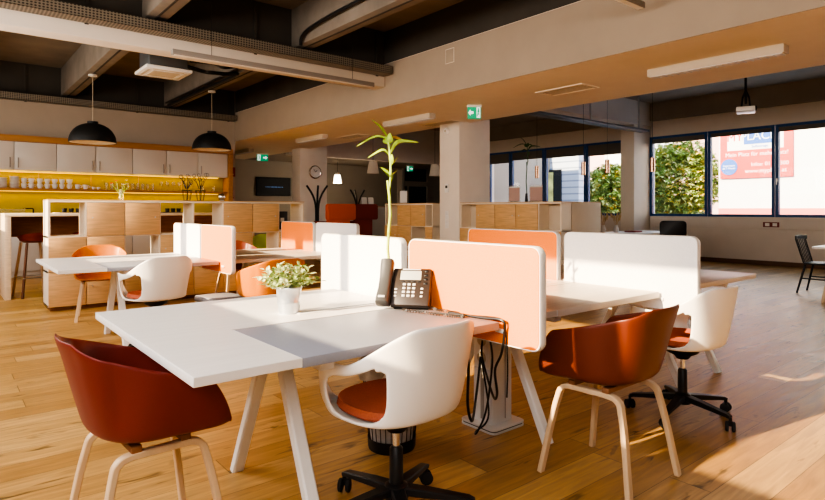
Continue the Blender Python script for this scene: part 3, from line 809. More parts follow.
# ------------------------------------------------------------------ swivel chairs
def swivel_chair(label, loc, rz, spin=0.0, seat=.44):
    t = thing('swivel_chair', label, 'chair', loc, rz, 'white shell swivel chairs with red seat pads')
    zs = seat
    def hole(d, w): return abs((d-82)/35)**3.2 + abs((w-.48)/.385)**3.2 < 1
    shell_obj('shell', tub_surface(zs, .368, .22, hole=hole, crease=False, back_flare=.035, a=.22, bb=.185, bf=.235, lean_s=.055, lean_b=.06, fa=(130, 145), belly=.5), 'white_plastic', t, .014)
    # seat pad
    m = MB(); N = 40; rings = []
    for sc, dz in ((.0, .0), (.5, .003), (.85, .012), (.97, .022), (1.0, .012), (.98, .0)):
        ring = []
        for i in range(N):
            th = 2*PI*i/N; sx, sy = math.sin(th), -math.cos(th); by = .195 if sy < 0 else .215
            rs = (abs(sx/.215)**2.5 + abs(sy/by)**2.5)**(-1/2.5)
            ring.append(Vector((sx*rs*sc, sy*rs*sc, zs+.014 + dz*1.5 - .006*(1-sc*sc) if sc < .99 else zs+dz+.010)))
        rings.append(ring)
    m.ring_loft(rings, True, False).build('seat_cushion', 'cushion_red', t)
    MB().lathe([(.10, zs-.032), (.09, zs-.055), (.05, zs-.075), (.035, zs-.095)], n=24).build('seat_mount', 'black_plastic', t)
    MB().cyl((0, 0, .25), (0, 0, zs-.08), .014, n=16).build('gas_column', 'chrome', t)
    MB().lathe([(.026, .08), (.028, .10), (.026, .275), (.018, .285)], n=20).build('column_sleeve', 'black_plastic', t)
    sb = MB(); sb.lathe([(.045, .075), (.05, .085), (.045, .13), (.03, .14)], n=20); base = sb.build('star_base', 'black_plastic', t)
    for i in range(5):
        a = spin+2*PI*i/5; c, s_ = math.cos(a), math.sin(a); L = .30
        MB().sweep([(c*.03, s_*.03, .112), (c*.12, s_*.12, .104), (c*(L-.02), s_*(L-.02), .086), (c*L, s_*L, .078)], .05, .030, (-s_, c, 0), taper=[1.1, 1, .72, .6]).build('base_arm', 'black_plastic', base)
        cs = MB(); cx, cy = c*L, s_*L; b2 = a+.6
        ux, uy = math.cos(b2), math.sin(b2)
        MB().cyl((cx, cy, .03), (cx, cy, .078), .009, n=10).sweep([(cx-ux*.012, cy-uy*.012, .052), (cx+ux*.012, cy+uy*.012, .052)], .014, .012, (-uy, ux, 0)).build('caster_stem', 'black_plastic', base)
        for q in (-1, 1):
            p0 = Vector((cx+ux*q*.008, cy+uy*q*.008, .028)); p1 = Vector((cx+ux*q*.026, cy+uy*q*.026, .028))
            MB().tube([p0, p0.lerp(p1, .2), p0.lerp(p1, .8), p1], [.024, .028, .028, .022], 18).build('caster', 'rubber', base)
    return t
swivel_chair('white shell swivel chair with red seat in front of the near desk', (1.435, 1.86, 0), R(4), R(23)).scale = (1.05, 1.05, 1.02)
swivel_chair('white shell swivel chair right of the tall white screen', (3.49, 1.68, 0), R(-6), R(-22))
swivel_chair('white shell swivel chair at the rear left desk', (1.44, 5.26, 0), R(10), R(33), .49)

# ------------------------------------------------------------------ desks
DZ = .744
def desk(label, x0, x1, y0, y1, top, frames, inset=True):
    t = thing('double_desk', label, 'desk', (x0, y0, 0), 0, 'double bench desks with slanted white legs')
    L, W = x1-x0, y1-y0; th = .032
    m = MB()
    ix, iy = .355, .60
    if inset:
        m.prism([(0, 0), (ix, 0), (ix, iy), (L, iy), (L, W), (0, W)], 'z', DZ-th, DZ, b=.002)
    else: m.box(0, L, 0, W, DZ-th, DZ, b=.003)
    m.build('tabletop', top, t)
    if inset:
        MB().box(ix+.010, L, 0, iy-.006, DZ-th-.004, DZ-.0005, b=.003).build('inset_panel', 'inset_grey' if top == 'tabletop_white' else 'tabletop_oak', t)
        MB().box(ix, ix+.010, 0, iy-.006, DZ-th, DZ-.001).build('divider_strip', 'white_metal', t)
    f = MB().box(L*.55, L*.92, W/2+.02, W/2+.09, DZ-.001, DZ+.003, b=.001).build('cable_flap', 'white_metal', t)
    MB().box(L*.57, L*.90, W/2+.045, W/2+.065, DZ+.003, DZ+.004).build('brush_slot', 'inset_grey', f)
    MB().box(.12, L-.05, .48, .53, DZ-th-.05, DZ-th, b=.003).build('rail', 'white_metal', t)
    MB().box(.12, L-.05, W-.53, W-.48, DZ-th-.05, DZ-th, b=.003).build('rail', 'white_metal', t)
    for fx_ in frames:
        xx = fx_-x0; ya = .52
        MB().box(xx-.03, xx+.03, .08, W-.08, DZ-th-.052, DZ-th-.0005, b=.004).build('cross_beam', 'white_metal', t)
        for ys, yt in ((.14, .46), (.92, .58)):
            MB().sweep([(xx, ys, 0), (xx, yt, DZ-th-.04)], .055, .045, (1, 0, 0)).build('leg', 'white_metal', t)
    return t
X1, X2 = 1.975, 3.435
desk('white double desk in front with grey inset panel, phone and plant', .588, 1.94, 1.757, 3.17, 'tabletop_white', [1.10])
desk('double desk between the peach screen and the tall white screen', 2.03, 3.405, 1.78, 3.19, 'tabletop_oak', [2.50])
desk('double desk beyond the tall white screen on the right', 3.49, 4.95, 1.80, 3.21, 'tabletop_oak', [4.02, 4.6])
desk('white double desk at the rear left in front of the oak shelf', .75, 2.09, 5.52, 6.93, 'tabletop_white', [1.30])
desk('rear double desk behind the orange armchair', 2.18, 3.50, 5.54, 6.95, 'tabletop_oak', [2.62])
desk('rear double desk right of the rear grey screen', 3.58, 4.95, 5.54, 6.95, 'tabletop_oak', [4.1, 4.6])

# ------------------------------------------------------------------ screens between desks
def screen(label, x, y0, y1, fabric, z0=.635, z1=1.09):
    t = thing('desk_screen', label, 'screen', (x, (y0+y1)/2, 0), 0, 'upholstered desk screens')
    w = (y1-y0)/2; r = .045; T = .020
    fr = MB(); outer = rrect(-w, w, z0, z1, r); inner = rrect(-w+.007, w-.007, z0+.007, z1-.007, r-.005)
    n = len(outer)
    def P(q, x_): return Vector((x_, q[0], q[1]))
    # frame: rounded ring
    rings = [[P(q, -T) for q in inner], [P(q, -T-.001) for q in [(o[0]*.6+i_[0]*.4, o[1]*.6+i_[1]*.4) for o, i_ in zip(outer, inner)]], [P(q, -T+.007) for q in outer], [P(q, T-.007) for q in outer],
             [P(q, T+.001) for q in [(o[0]*.6+i_[0]*.4, o[1]*.6+i_[1]*.4) for o, i_ in zip(outer, inner)]], [P(q, T) for q in inner]]
    fr.ring_loft(rings, True, False).build('frame', 'white_metal', t)
    MB().prism(inner, 'x', -T+.001, T-.001).build('fabric_panel', fabric, t)
    for yy in (-w*.5, w*.5):
        MB().box(-.03, .03, yy-.03, yy+.03, DZ-.055, DZ-.036, b=.003).build('clamp', 'white_metal', t)
    return t
screen('peach orange desk screen behind the desk phone', X1+.012, 1.55, 2.442, 'orange_fabric')
screen('bright white desk screen behind the bamboo stem', X1+.012, 2.50, 3.37, 'white_fabric')
screen('tall white desk screen with the bamboo shadow', X2+.012, 1.56, 2.495, 'white_fabric')
screen('orange desk screen behind the peach one', X2+.012, 2.55, 3.46, 'orange_fabric')
screen('rear peach orange desk screen behind the white swivel chair', 2.125, 5.24, 6.06, 'orange_fabric')
screen('rear white desk screen on the left by the oak shelf', 2.135, 6.12, 7.0, 'white_fabric')
screen('rear orange desk screen left of the grey one', 3.54, 6.22, 7.07, 'orange_fabric')
screen('rear grey white desk screen beneath the coat stand', 3.54, 5.27, 6.16, 'grey_fabric')

# ------------------------------------------------------------------ power column with cables
pc = thing('power_column', 'grey aluminium power column with sockets under the desk end', 'power column', (2.49, 2.31, 0))
MB().prism(rrect(-.135, .135, -.135, .135, .03, 4), 'z', 0, .012, b=.002).build('base_plate', 'alu', pc)
MB().prism(rrect(-.13, .13, -.13, .13, .03, 4), 'z', .012, .018).build('base_gap', 'black_plastic', pc)
MB().prism(rrect(-.135, .135, -.135, .135, .03, 4), 'z', .018, .032, b=.003).build('base_cover', 'alu', pc)
m = MB(); m.prism(rrect(-.085, .085, -.075, .075, .012, 3), 'z', .032, .655, b=.001); m.build('post', 'alu', pc)
MB().box(-.088, -.084, -.012, .012, .05, .64).box(.02, .026, -.079, -.074, .05, .64).build('groove', 'door_frame_grey', pc)
so = MB().box(-.092, -.084, -.06, .06, .34, .56, b=.002).build('socket_panel', 'white_plastic', pc)
for z_ in (.40, .50): MB().tube([(-.098, 0, z_), (-.092, 0, z_)], [.03, .034], 16).build('socket', 'grille', so)
cb = thing('power_cable', 'black cables hanging from the desk edge down to the power column', 'cable', (0, 0, 0))
MB().tube(smooth_path([(1.90, 2.05, .752), (1.925, 1.86, .750), (1.942, 1.745, .752), (1.95, 1.738, .70), (1.955, 1.76, .60), (2.0, 1.84, .5), (2.08, 1.9, .36), (2.18, 2.02, .30), (2.35, 2.26, .42), (2.395, 2.30, .50)], 8), .006, 8).build('cable', 'black_plastic', cb)
MB().tube(smooth_path([(1.83, 2.08, .752), (1.93, 1.90, .752), (1.94, 1.745, .757), (1.958, 1.737, .70), (1.97, 1.737, .55), (1.98, 1.75, .40)], 8), .004, 8).build('cable', 'black_plastic', cb)
MB().tube(smooth_path([(1.93, 2.0, .70), (1.95, 2.0, .60), (1.985, 2.0, .50), (1.99, 2.01, .30), (2.08, 2.07, .18), (2.26, 2.22, .22), (2.38, 2.30, .41)], 8), .007, 8).build('cable', 'black_plastic', cb)
MB().tube(smooth_path([(2.08, 1.95, .62), (2.10, 1.95, .5), (2.11, 2.0, .25), (2.15, 2.1, .10), (2.22, 2.18, .06), (2.34, 2.2, .12), (2.385, 2.30, .40)], 8), .005, 8).build('cable', 'black_plastic', cb)

# waste bin
wb = thing('waste_bin', 'black waste bin with a grey liner bag behind the front swivel chair', 'bin', (1.845, 2.43, 0)); wb.scale = (1, 1, 1.1)
MB().lathe([(0, .0), (.122, .0), (.125, .01), (.128, .055), (.124, .055), (.118, .012), (0, .010)], n=32, cap=False).build('base_ring', 'black_plastic', wb)
m = MB()
for i in range(28):
    a = 2*PI*i/28; m.cyl((.122*math.cos(a), .122*math.sin(a), .05), (.158*math.cos(a), .158*math.sin(a), .40), .0022, n=5)
m.lathe([(.157, .395), (.161, .40), (.157, .405), (.153, .40)], n=32, cap=False); m.build('wire_wall', 'black_metal', wb)
m = MB(); rings = []
for j, (r_, z) in enumerate(((.02, .02), (.108, .025), (.13, .2), (.149, .38), (.158, .425), (.172, .432), (.178, .40), (.180, .345))):
    rings.append([Vector(((r_+.006*math.sin(i*2.3+j)*(j > 1))*math.cos(2*PI*i/36), (r_+.006*math.sin(i*2.3+j)*(j > 1))*math.sin(2*PI*i/36), z+.006*math.sin(i*1.7)*(j > 4))) for i in range(36)])
m.ring_loft(rings, True, False).build('liner_bag', 'bag', wb)

# ------------------------------------------------------------------ things on the near desk
pt = thing('potted_plant', 'small leafy green plant in a zinc pot on the near desk', 'plant', (1.315, 2.56, DZ))
MB().lathe([(0, 0), (.047, 0), (.052, .02), (.055, .05), (.0565, .055), (.055, .06), (.061, .12), (.065, .125), (.063, .13), (.057, .125), (.05, .05), (.0, .04)], n=36, cap=False).build('pot', 'zinc', pt)
MB().lathe([(0, .112), (.057, .108)], n=24, cap=False).build('soil', 'soil', pt)
m = MB(); m.use('leaf_sage'); m.use('leaf_pale')
stm = MB()
for i in range(62):
    a = rnd.uniform(0, 2*PI); el = rnd.uniform(.35, 1.5); L = rnd.uniform(.08, .15)
    d = Vector((math.cos(a)*math.cos(el), math.sin(a)*math.cos(el), math.sin(el)*.85))
    b0 = Vector((math.cos(a)*.03, math.sin(a)*.03, .112)); tip = b0 + d*L
    stm.tube([b0, (b0+tip)/2+Vector((0, 0, .01)), tip], .0015, 5)
    for k_ in range(5):
        p = b0.lerp(tip, .35+.16*k_); aa = rnd.uniform(0, 2*PI)
        ld = (d*.5 + Vector((math.cos(aa), math.sin(aa), rnd.uniform(-.2, .7)))*.8).normalized()
        m.use('leaf_sage' if rnd.random() < .52 else 'leaf_pale')
        m.leaf(p, ld, (0, 0, 1), rnd.uniform(.034, .052), rnd.uniform(.018, .026), droop=.15, seg=4)
m.build('foliage', None, pt, smooth=0, norm=False)
stm.build('stem', 'leaf_sage', pt)

def blade(m, pts, w):
    """long leaf along a curve"""
    pts = smooth_path(pts, 5); n = len(pts); rows = []
    for i, p in enumerate(pts):
        t = i/(n-1); d = (pts[min(i+1, n-1)]-pts[max(i-1, 0)]).normalized(); sd = d.cross(Vector((0, 0, 1)))
        if sd.length < .05: sd = Vector((fw[0], fw[1], 0))
        sd.normalize(); up = sd.cross(d); hw = w*.5*max(.04, math.sin(PI*(.06+.93*t))**.8)
        sd2 = (sd*.75+up*.65).normalized()
        rows.append((m.bm.verts.new(p-sd2*hw), m.bm.verts.new(p-up*hw*.18), m.bm.verts.new(p+sd2*hw)))
    fs = []
    for a, b_ in zip(rows[:-1], rows[1:]):
        fs.append(m.bm.faces.new((a[0], a[1], b_[1], b_[0]))); fs.append(m.bm.faces.new((a[1], a[2], b_[2], b_[1])))
    m._mark(fs)
def lucky_bamboo(label, loc, h, segs, sc, vase_m, leafm, stemm, brown):
    t = thing('bamboo_plant', label, 'plant', loc, 0, None)
    MB().lathe([(0, 0), (.026, 0), (.028, .01), (.024, .07), (.02, .13), (.024, .14), (.02, .14), (.017, .12), (.018, .03), (0, .02)], n=20, cap=False).build('vase', vase_m, t)
    m = MB(); pts = []; rs = []
    for i in range(segs+1):
        zz = .02+(h-.02)*i/segs
        off = Vector((.007*math.sin(i*1.5)*rt[0], .007*math.sin(i*1.5)*rt[1], zz))
        for dz, rr in ((-.005, .0078), (0, .0092), (.005, .0078)):
            pts.append(off+Vector((0, 0, dz))); rs.append(rr)
    m.tube(pts, rs, 10).build('stalk', stemm, t)
    top = pts[-1]
    def Q(r_, z_, f_=0.0): return top+Vector((rt[0]*r_+fw[0]*f_, rt[1]*r_+fw[1]*f_, z_))*sc
    c = MB(); cp = smooth_path([Q(.006, -.05), Q(.014, .02), Q(.013, .10), Q(.008, .17), Q(.002, .235)], 6)
    c.tube(cp, [.0062+.001*math.sin(q) for q in range(len(cp))], 8).build('shoot', stemm, t)
    f = MB(); f.use(leafm); f.use('leaf_brown')
    L = [([(.0, .23), (-.02, .262), (-.045, .295), (-.09, .33)], .020), ([(.0, .225), (-.05, .242), (-.10, .232), (-.175, .19)], .022),
         ([(.012, .145), (.035, .19), (.06, .208), (.11, .207), (.165, .198)], .024), ([(.008, .135), (-.02, .165), (-.05, .160), (-.11, .122)], .022),
         ([(.012, .085), (.035, .105), (.055, .135)], .026), ([(.012, .08), (.02, .11), (.022, .14)], .024), ([(.01, .035), (-.015, .055), (-.04, .072)], .022), ([(.012, .03), (.03, .04), (.05, .06)], .018),
         ([(.012, .02), (-.004, .03), (-.022, .05)], .016), ([(.01, -.01), (.022, .01), (.03, .03)], .016), ([(.0, .20), (-.012, .225), (-.01, .25)], .040), ([(.0, .20), (.012, .225), (.012, .252)], .038)]
    for k_, (c_, w_) in enumerate(L):
        f.use(leafm); blade(f, [Q(a, b_, .02*math.sin(k_*2.1)*i_) for i_, (a, b_) in enumerate(c_)], w_*sc)
    f.use('leaf_brown' if brown else leafm)
    for c_, w_ in (([(.02, .235), (.045, .232), (.075, .222)], .020), ([(.01, .10), (.02, .115), (.018, .128)], .026)): blade(f, [Q(a, b_) for a, b_ in c_], w_*sc)
    f.build('foliage', None, t, smooth=0, norm=False)
    return t
rt = (.7743, -.6328); fw = (.6328, .7743)
lucky_bamboo('single tall bamboo stalk with green leaves behind the desk phone', (1.88, 2.50, DZ), .655, 7, 1.0, 'porcelain', 'leaf_bamboo', 'stem_bamboo', True)
# desk phone facing the camera
ph = thing('desk_phone', 'black office desk phone with handset on its left leaning at the peach screen', 'phone', (1.795, 2.255, DZ+.002), R(-50)); ph.scale = (1.14, 1.1, 1.1)
tilt = Matrix.Translation((0, .03, .042)) @ Matrix.Rotation(R(57), 4, 'X')
def PB(x0, x1, y0, y1, z0, z1, b=.004): return MB().box(x0, x1, y0, y1, z0, z1, b=b, mtx=tilt)
bd = PB(-.072, .105, -.035, .155, -.02, .018, .010).build('body', 'phone_body', ph)
MB().prism([(.03, 0.0), (.105, 0.0), (.112, .02), (.110, .12), (.10, .125), (.058, .04)], 'x', -.06, .10, b=.004).build('stand', 'phone_body', ph)
PB(-.035, .060, .092, .138, .017, .021, .002).build('display', 'lcd', bd)
PB(.0-.028, .055, .143, .149, .017, .0205, .001).build('label_strip', 'phone_key', bd)
for r_ in range(4):
    for c_ in range(3):
        PB(-.020+c_*.022, -.006+c_*.022, .006+r_*.019, .017+r_*.019, .017, .022, .002).build('key', 'phone_key', bd)
for r_ in range(3): PB(.062, .074, .006+r_*.019, .015+r_*.019, .017, .021, .002).build('key', 'phone_key', bd)
for r_ in range(4): PB(.073, .090, .070+r_*.021, .080+r_*.021, .017, .021, .003).build('key', 'black_plastic', bd)
for r_ in range(3): PB(-.055, -.043, .006+r_*.017, .014+r_*.017, .017, .021, .002).build('key', 'phone_key', bd)
for r_ in range(4): PB(-.03+r_*.024, -.012+r_*.024, .080, .086, .017, .021, .002).build('key', 'black_plastic', bd)
hs = MB()
prof = [(-.075, .030, .030), (-.06, .034, .034), (-.03, .028, .024), (.03, .026, .022), (.08, .028, .024), (.11, .034, .034), (.125, .030, .030)]
rings = []
for s_, w_, t_ in [(-.042, .026, .018)] + [(-.034, .030, .034), (.0, .030, .030), (.04, .027, .022), (.10, .027, .022), (.145, .030, .030), (.180, .030, .034)] + [(.188, .026, .020)]:
    ring = []
    for q in range(16):
        a = 2*PI*q/16; ca, sa = math.cos(a), math.sin(a)
        ring.append(tilt @ Vector((-.100+w_*math.copysign(abs(ca)**.6, ca), s_, .028+t_*math.copysign(abs(sa)**.6, sa))))
    rings.append(ring)
hs.ring_loft(rings).build('handset', 'phone_handset', ph)
PB(-.126, -.074, -.03, .15, -.022, .012, .006).build('cradle', 'phone_body', ph)
PB(-.115, -.085, -.018, -.008, .060, .0635, .001).build('badge', 'phone_key', ph)
co = thing('phone_cord', 'dark coiled phone cord looping over the front desk edge area', 'cord', (0, 0, DZ))
path = smooth_path([(1.755, 2.225, .012), (1.80, 2.12, .009), (1.835, 1.99, .009), (1.875, 1.925, .009), (1.905, 1.965, .009), (1.915, 2.05, .009), (1.905, 2.14, .009), (1.90, 2.20, .015)], 26)
coil = []
for i, p in enumerate(path):
    tdir = (path[min(i+1, len(path)-1)]-path[max(i-1, 0)]).normalized(); u = tdir.cross(Vector((0, 0, 1))).normalized()
    a = i*2.0; coil.append(p+u*.006*math.cos(a)+Vector((0, 0, .006*math.sin(a))))
MB().tube(coil, .0030, 5).build('coil', 'silver_cable', co)

# ------------------------------------------------------------------ things on the long oak shelf
zt = 1.368
fv = thing('flower_vase', 'small vase of red and white flowers on the long oak shelf', 'flowers', (1.86, 8.38, zt))
MB().lathe([(0, 0), (.025, 0), (.032, .03), (.02, .10), (.026, .14), (.022, .14), (.016, .1), (.0, .02)], n=18, cap=False).build('vase', 'glass_ware', fv)
sm_ = MB(); lf = MB(); lf.use('leaf_bamboo'); fl = MB(); fl.use('flower_red'); fl.use('flower_white')
for i, (dx, dz, c_, r_) in enumerate(((-.13, .22, 'flower_red', .045), (-.07, .25, 'flower_red', .035), (.03, .20, 'flower_white', .035), (.07, .26, 'flower_white', .03), (.10, .18, 'flower_white', .025), (-.02, .14, 'leaf_bamboo', .02))):
    px, py = rt[0]*dx, rt[1]*dx
    sm_.tube(smooth_path([(0, 0, .03), (px*.4, py*.4, .12), (px, py, dz)], 4), .003, 5)
    if c_ != 'leaf_bamboo':
        fl.use(c_)
        for q in range(9):
            a = 2*PI*q/9; fl.leaf((px, py, dz), (math.cos(a), math.sin(a), .5), (0, 0, 1), r_, r_*.8, droop=.2, seg=3)
    for q in range(2):
        a = rnd.uniform(0, 6); lf.leaf((px*.5, py*.5, .13), (math.cos(a), math.sin(a), .6), (0, 0, 1), .06, .02, seg=3)
sm_.build('stem', 'stem_bamboo', fv); fl.build('blossom', None, fv, smooth=0, norm=False); lf.build('leaf', None, fv, smooth=0, norm=False)
def wire_plant(x, label, s):
    t = thing('wire_plant', label, 'ornament', (x, 8.40, zt), 0, 'dark wire plant ornaments on the long oak shelf')
    m = MB()
    for zz, r_ in ((0.002, .045), (.145, .07)): m.tube([(r_*math.cos(2*PI*i/24), r_*math.sin(2*PI*i/24), zz) for i in range(25)], .004, 6)
    for i in range(6):
        a = 2*PI*i/6; m.cyl((.045*math.cos(a), .045*math.sin(a), .002), (.07*math.cos(a), .07*math.sin(a), .145), .003, n=6)
    m.build('wire_pot', 'black_metal', t)
    m = MB(); m.tube(smooth_path([(0, 0, .0), (.005, 0, .1), (0, 0, .22)], 4), .005, 6)
    rr = random.Random(s)
    for i in range(9):
        u = rr.uniform(-1, 1); vz = rr.uniform(.2, .30); L = rr.uniform(.06, .10)
        p = Vector((rt[0]*u*.02, rt[1]*u*.02, .17)); e_ = p+Vector((rt[0]*u*L, rt[1]*u*L, vz-.16+.02*s))
        m.tube([p, (p+e_)/2+Vector((0, 0, .02)), e_], .0035, 5)
        m.tube([e_+Vector((rt[0]*.022*math.cos(2*PI*q/10), rt[1]*.022*math.cos(2*PI*q/10), .028+.026*math.sin(2*PI*q/10))) for q in range(11)], .003, 5)
    m.build('wire_twig', 'black_metal', t)
wire_plant(2.72, 'dark wire plant in an outlined pot, left of the pair', 1)
wire_plant(2.91, 'dark wire plant in an outlined pot, right and taller of the pair', 2)
gb = thing('glass_ball', 'shiny silver glass ball on a ring at the right part of the oak shelf', 'ornament', (3.21, 8.36, zt))
MB().sphere((0, 0, .06), .052, 24).build('ball', 'chrome', gb)
MB().lathe([(.03, 0), (.032, .012), (.026, .014)], n=20).build('ring_foot', 'steel', gb)
# small things inside the cubbies and on the bar
for lab, x, y, z, sz, mm in (('dark cups tray on the bar table left, seen through the first cubby', 1.50, 9.80, 1.19, (.16, .08, .05), 'black_plastic'), ('dark low box on the bar seen through the fourth cubby', 2.95, 9.80, 1.19, (.16, .1, .06), 'black_plastic')):
    t = thing('serving_tray', lab, 'tray', (x, y, z), 0)
    MB().box(-sz[0], sz[0], -sz[1], sz[1], 0, .012, b=.003).build('base', mm, t)
    for i in range(3): MB().lathe([(0, .012), (.03, .012), (.035, .07), (.031, .07), (.027, .02), (0, .018)], (-.09+.09*i, 0, 0), 14).build('cup', mm, t)
bx_ = thing('storage_box', 'dark grey box in the last open cubby of the long oak shelf', 'box', (4.16, 8.42, .932))
MB().box(-.09, .09, -.1, .12, 0, .28, b=.006).build('body', 'door_dark', bx_); MB().box(-.03, .03, -.104, -.098, .12, .18).build('label_card', 'paper', bx_)
po = thing('felt_pedestal', 'low grey felt cushioned pedestal beside the rear peach screen', 'pedestal', (2.0, 5.26, 0), R(10))
MB().box(-.16, .16, -.17, .17, .02, .40, b=.01).build('body', 'white_lacquer', po); MB().box(-.165, .165, -.175, .175, .40, .455, b=.02, seg=3).build('cushion', 'grey_felt', po)
for sx in (-1, 1):
    for sy in (-1, 1): MB().cyl((sx*.12, sy*.12, 0), (sx*.12, sy*.12, .025), .015, n=10).build('foot', 'black_plastic', po)

# ------------------------------------------------------------------ things on the right oak shelf
def stand(loc, rz, w, label, m1, n_=3):
    t = thing('brochure_stand', label, 'brochure stand', loc, rz, 'brochure stands on the oak shelves')
    MB().box(-w/2, w/2, -.05, .06, 0, .012, b=.003).build('base', 'glass_ware', t)
    mt = Matrix.Rotation(R(-12), 4, 'X')
    MB().box(-w/2, w/2, .035, .04, .01, .30, mtx=mt).build('back_plate', 'glass_ware', t)
    for i in range(n_):
        MB().box(-w/2+.01, w/2-.01, .02-.022*i, .026-.022*i, .012, .27-.015*i, mtx=mt).build('brochure', m1 if i == n_-1 else 'paper', t)
stand((7.52, 6.48, 1.368), R(-50), .20, 'dark pink brochure stand left of the thin bamboo on the right shelf', 'paper_pink')
stand((7.52, 6.02, 1.368), R(-50), .22, 'dark pink brochure stand right of the thin bamboo', 'paper_pink')
stand((7.52, 9.5, 1.368), R(-40), .17, 'pale brochure stand left of the near column', 'paper')
lucky_bamboo('tall thin bamboo on the right oak shelf in front of the windows', (7.56, 6.25, 1.368), .66, 6, 1.25, 'black_plastic', 'leaf_dark', 'leaf_dark', False)
ap_ = thing('access_panel', 'small square access hatch in the soffit fascia', 'hatch', (5.438, 5.84, 3.36))
MB().box(-.003, 0, -.085, .085, -.10, .10).build('frame', 'soffit_paint', ap_); MB().box(-.006, -.002, -.078, .078, -.093, .093, b=.001).build('door', 'fascia_paint', ap_)
# light switches, thermostat and detector on the near column
sd = thing('smoke_detector', 'round cream detector near the top of the near column', 'detector', (7.36, 7.98, 2.71))
MB().tube([(0, 0, 0), (-.02, 0, 0), (-.05, 0, 0)], [.065, .065, .045], 20).build('body', 'white_plastic', sd); MB().tube([(-.05, 0, 0), (-.06, 0, 0)], [.025, .02], 14).build('sensor', 'grille', sd)
th_ = thing('thermostat', 'small white thermostat with dark display on the near column', 'thermostat', (7.36, 7.98, 1.64))
MB().box(-.02, 0, -.05, .05, -.08, .08, b=.004).build('body', 'white_plastic', th_); MB().box(-.022, -.018, -.03, .03, .0, .05).build('display', 'door_dark', th_)
t = thing('switch_plate', 'vertical white row of four light switches on the near column', 'switch', (7.36, 7.98, 1.05))
MB().box(-.01, 0, -.045, .045, -.16, .16, b=.003).build('frame', 'white_plastic', t)
for i in range(4): MB().box(-.014, -.009, -.03, .03, -.145+.075*i, -.085+.075*i, b=.002).build('rocker', 'white_lacquer', t)
ck = thing('wall_clock', 'round chrome wall clock on the far column', 'clock', (7.79, 13.69, 2.24))
MB().tube([(0, 0, 0), (0, -.04, 0), (0, -.05, 0)], [.18, .18, .165], 36).build('rim', 'chrome', ck)
fc = MB().tube([(0, -.045, 0), (0, -.056, 0)], [.15, .15], 36).build('dial', 'white_lacquer', ck)
MB().sweep([(0, -.058, 0), (.045, -.058, .05)], .006, .012, (0, 1, 0)).sweep([(0, -.058, 0), (-.06, -.058, .08)], .006, .009, (0, 1, 0)).build('hand', 'black_metal', fc)
cs_ = thing('coat_stand', 'black coat stand of curved rods left of the orange booth', 'coat stand', (7.55, 13.14, 0))
MB().lathe([(0, 0), (.24, 0), (.24, .015), (.03, .03), (.02, .04)], n=24).build('base', 'black_metal', cs_)
for i, a in enumerate((200, 330, 80)):
    dx, dy = math.cos(R(a)), math.sin(R(a))
    dx2, dy2 = ((rt[0], rt[1]), (-rt[0], -rt[1]), (fw[0]*.6, fw[1]*.6))[i]
    MB().tube(smooth_path([(dx2*.03, dy2*.03, .03), (dx2*.025, dy2*.025, .9), (dx2*.04, dy2*.04, 1.35), (dx2*.12, dy2*.12, 1.62), (dx2*.27, dy2*.27, 1.86)], 5), .026, 8).build('rod', 'black_metal', cs_)
cs2 = dup(cs_, 'black coat stand behind the dark red booth', (10.25, 15.3, 0), R(40))

# booths
def booth(loc, w, m1, label):
    t = thing('high_back_booth', label, 'booth', loc, 0, 'high backed booth sofas')
    MB().prism(rrect(-w, w, .98, 1.375, .06), 'y', 0, .14, b=.012).build('headrest', m1, t)
    MB().box(-w+.01, w-.16, .02, .12, .30, .985, b=.02).build('backrest', m1, t)
    MB().box(-w+.01, w-.16, .12, .75, .26, .45, b=.03).build('seat', 'booth_red', t)
    for s_ in (-1, 1):
        MB().box(*((-w+.005, -w+.08) if s_ < 0 else (w-.235, w-.16)), .13, .72, .45, .95, b=.02).build('side_wing', 'booth_red', t)
    for sx in (-w+.08, w-.24):
        for y_ in (.1, .66): MB().cyl((sx, y_, 0), (sx, y_, .28), .018, n=10).build('leg', 'black_metal', t)
    return t
booth((7.60, 12.0, 0), .40, 'booth_orange', 'orange high backed booth sofa behind the desk screens')
booth((8.36, 12.05, 0), .35, 'booth_red', 'dark red high backed booth sofa beside the orange one')
lt = thing('reception_counter', 'dark counter holding white brochures behind the booths', 'counter', (10.3, 14.1, 0))
MB().box(-.9, .9, -.2, .2, 0, 1.30, b=.006).build('body', 'far_wall_paint', lt); MB().box(-.92, .92, -.22, .22, 1.30, 1.335, b=.004).build('top', 'dark_wood', lt)
stand((9.66, 14.05, 1.336), R(-20), .17, 'white brochure stand left one on the counter behind the booths', 'paper')
stand((9.90, 14.05, 1.336), R(-20), .17, 'white brochure stand right one on the counter behind the booths', 'paper')
# back zone: television, door, pendants
tv = thing('television', 'black flat wall television on the dark far wall', 'television', (8.66, YF-.005, 2.0))
MB().box(-.62, .62, -.07, 0, -.31, .31, b=.01).build('housing', 'black_plastic', tv)
sc_ = MB().box(-.60, .60, -.074, -.068, -.29, .29).build('screen', 'tv_screen', tv)
m = MB()
for i in range(14): m.box(-.30+i*.045, -.30+i*.045+rnd.uniform(.015, .035), -.078, -.072, -.03, .0)
m.build('menu_text', 'tv_glow', sc_)
dr = struct(MB().box(14.2, 15.4, YF-.07, YF-.005, 0, 2.86).build('door_1', 'door_dark'))
MB().box(14.15, 14.22, YF-.12, YF-.004, 0, 2.86).box(15.38, 15.46, YF-.12, YF-.004, 0, 2.86).box(14.2, 15.4, YF-.12, YF-.004, 2.15, 2.36).box(14.38, 14.44, YF-.12, YF-.004, 0, 2.15).build('door_frame', 'door_frame_grey', dr)
MB().box(13.92, 14.14, YF-.03, YF-.004, .1, 2.80).build('side_light', 'lamp_shade', dr)
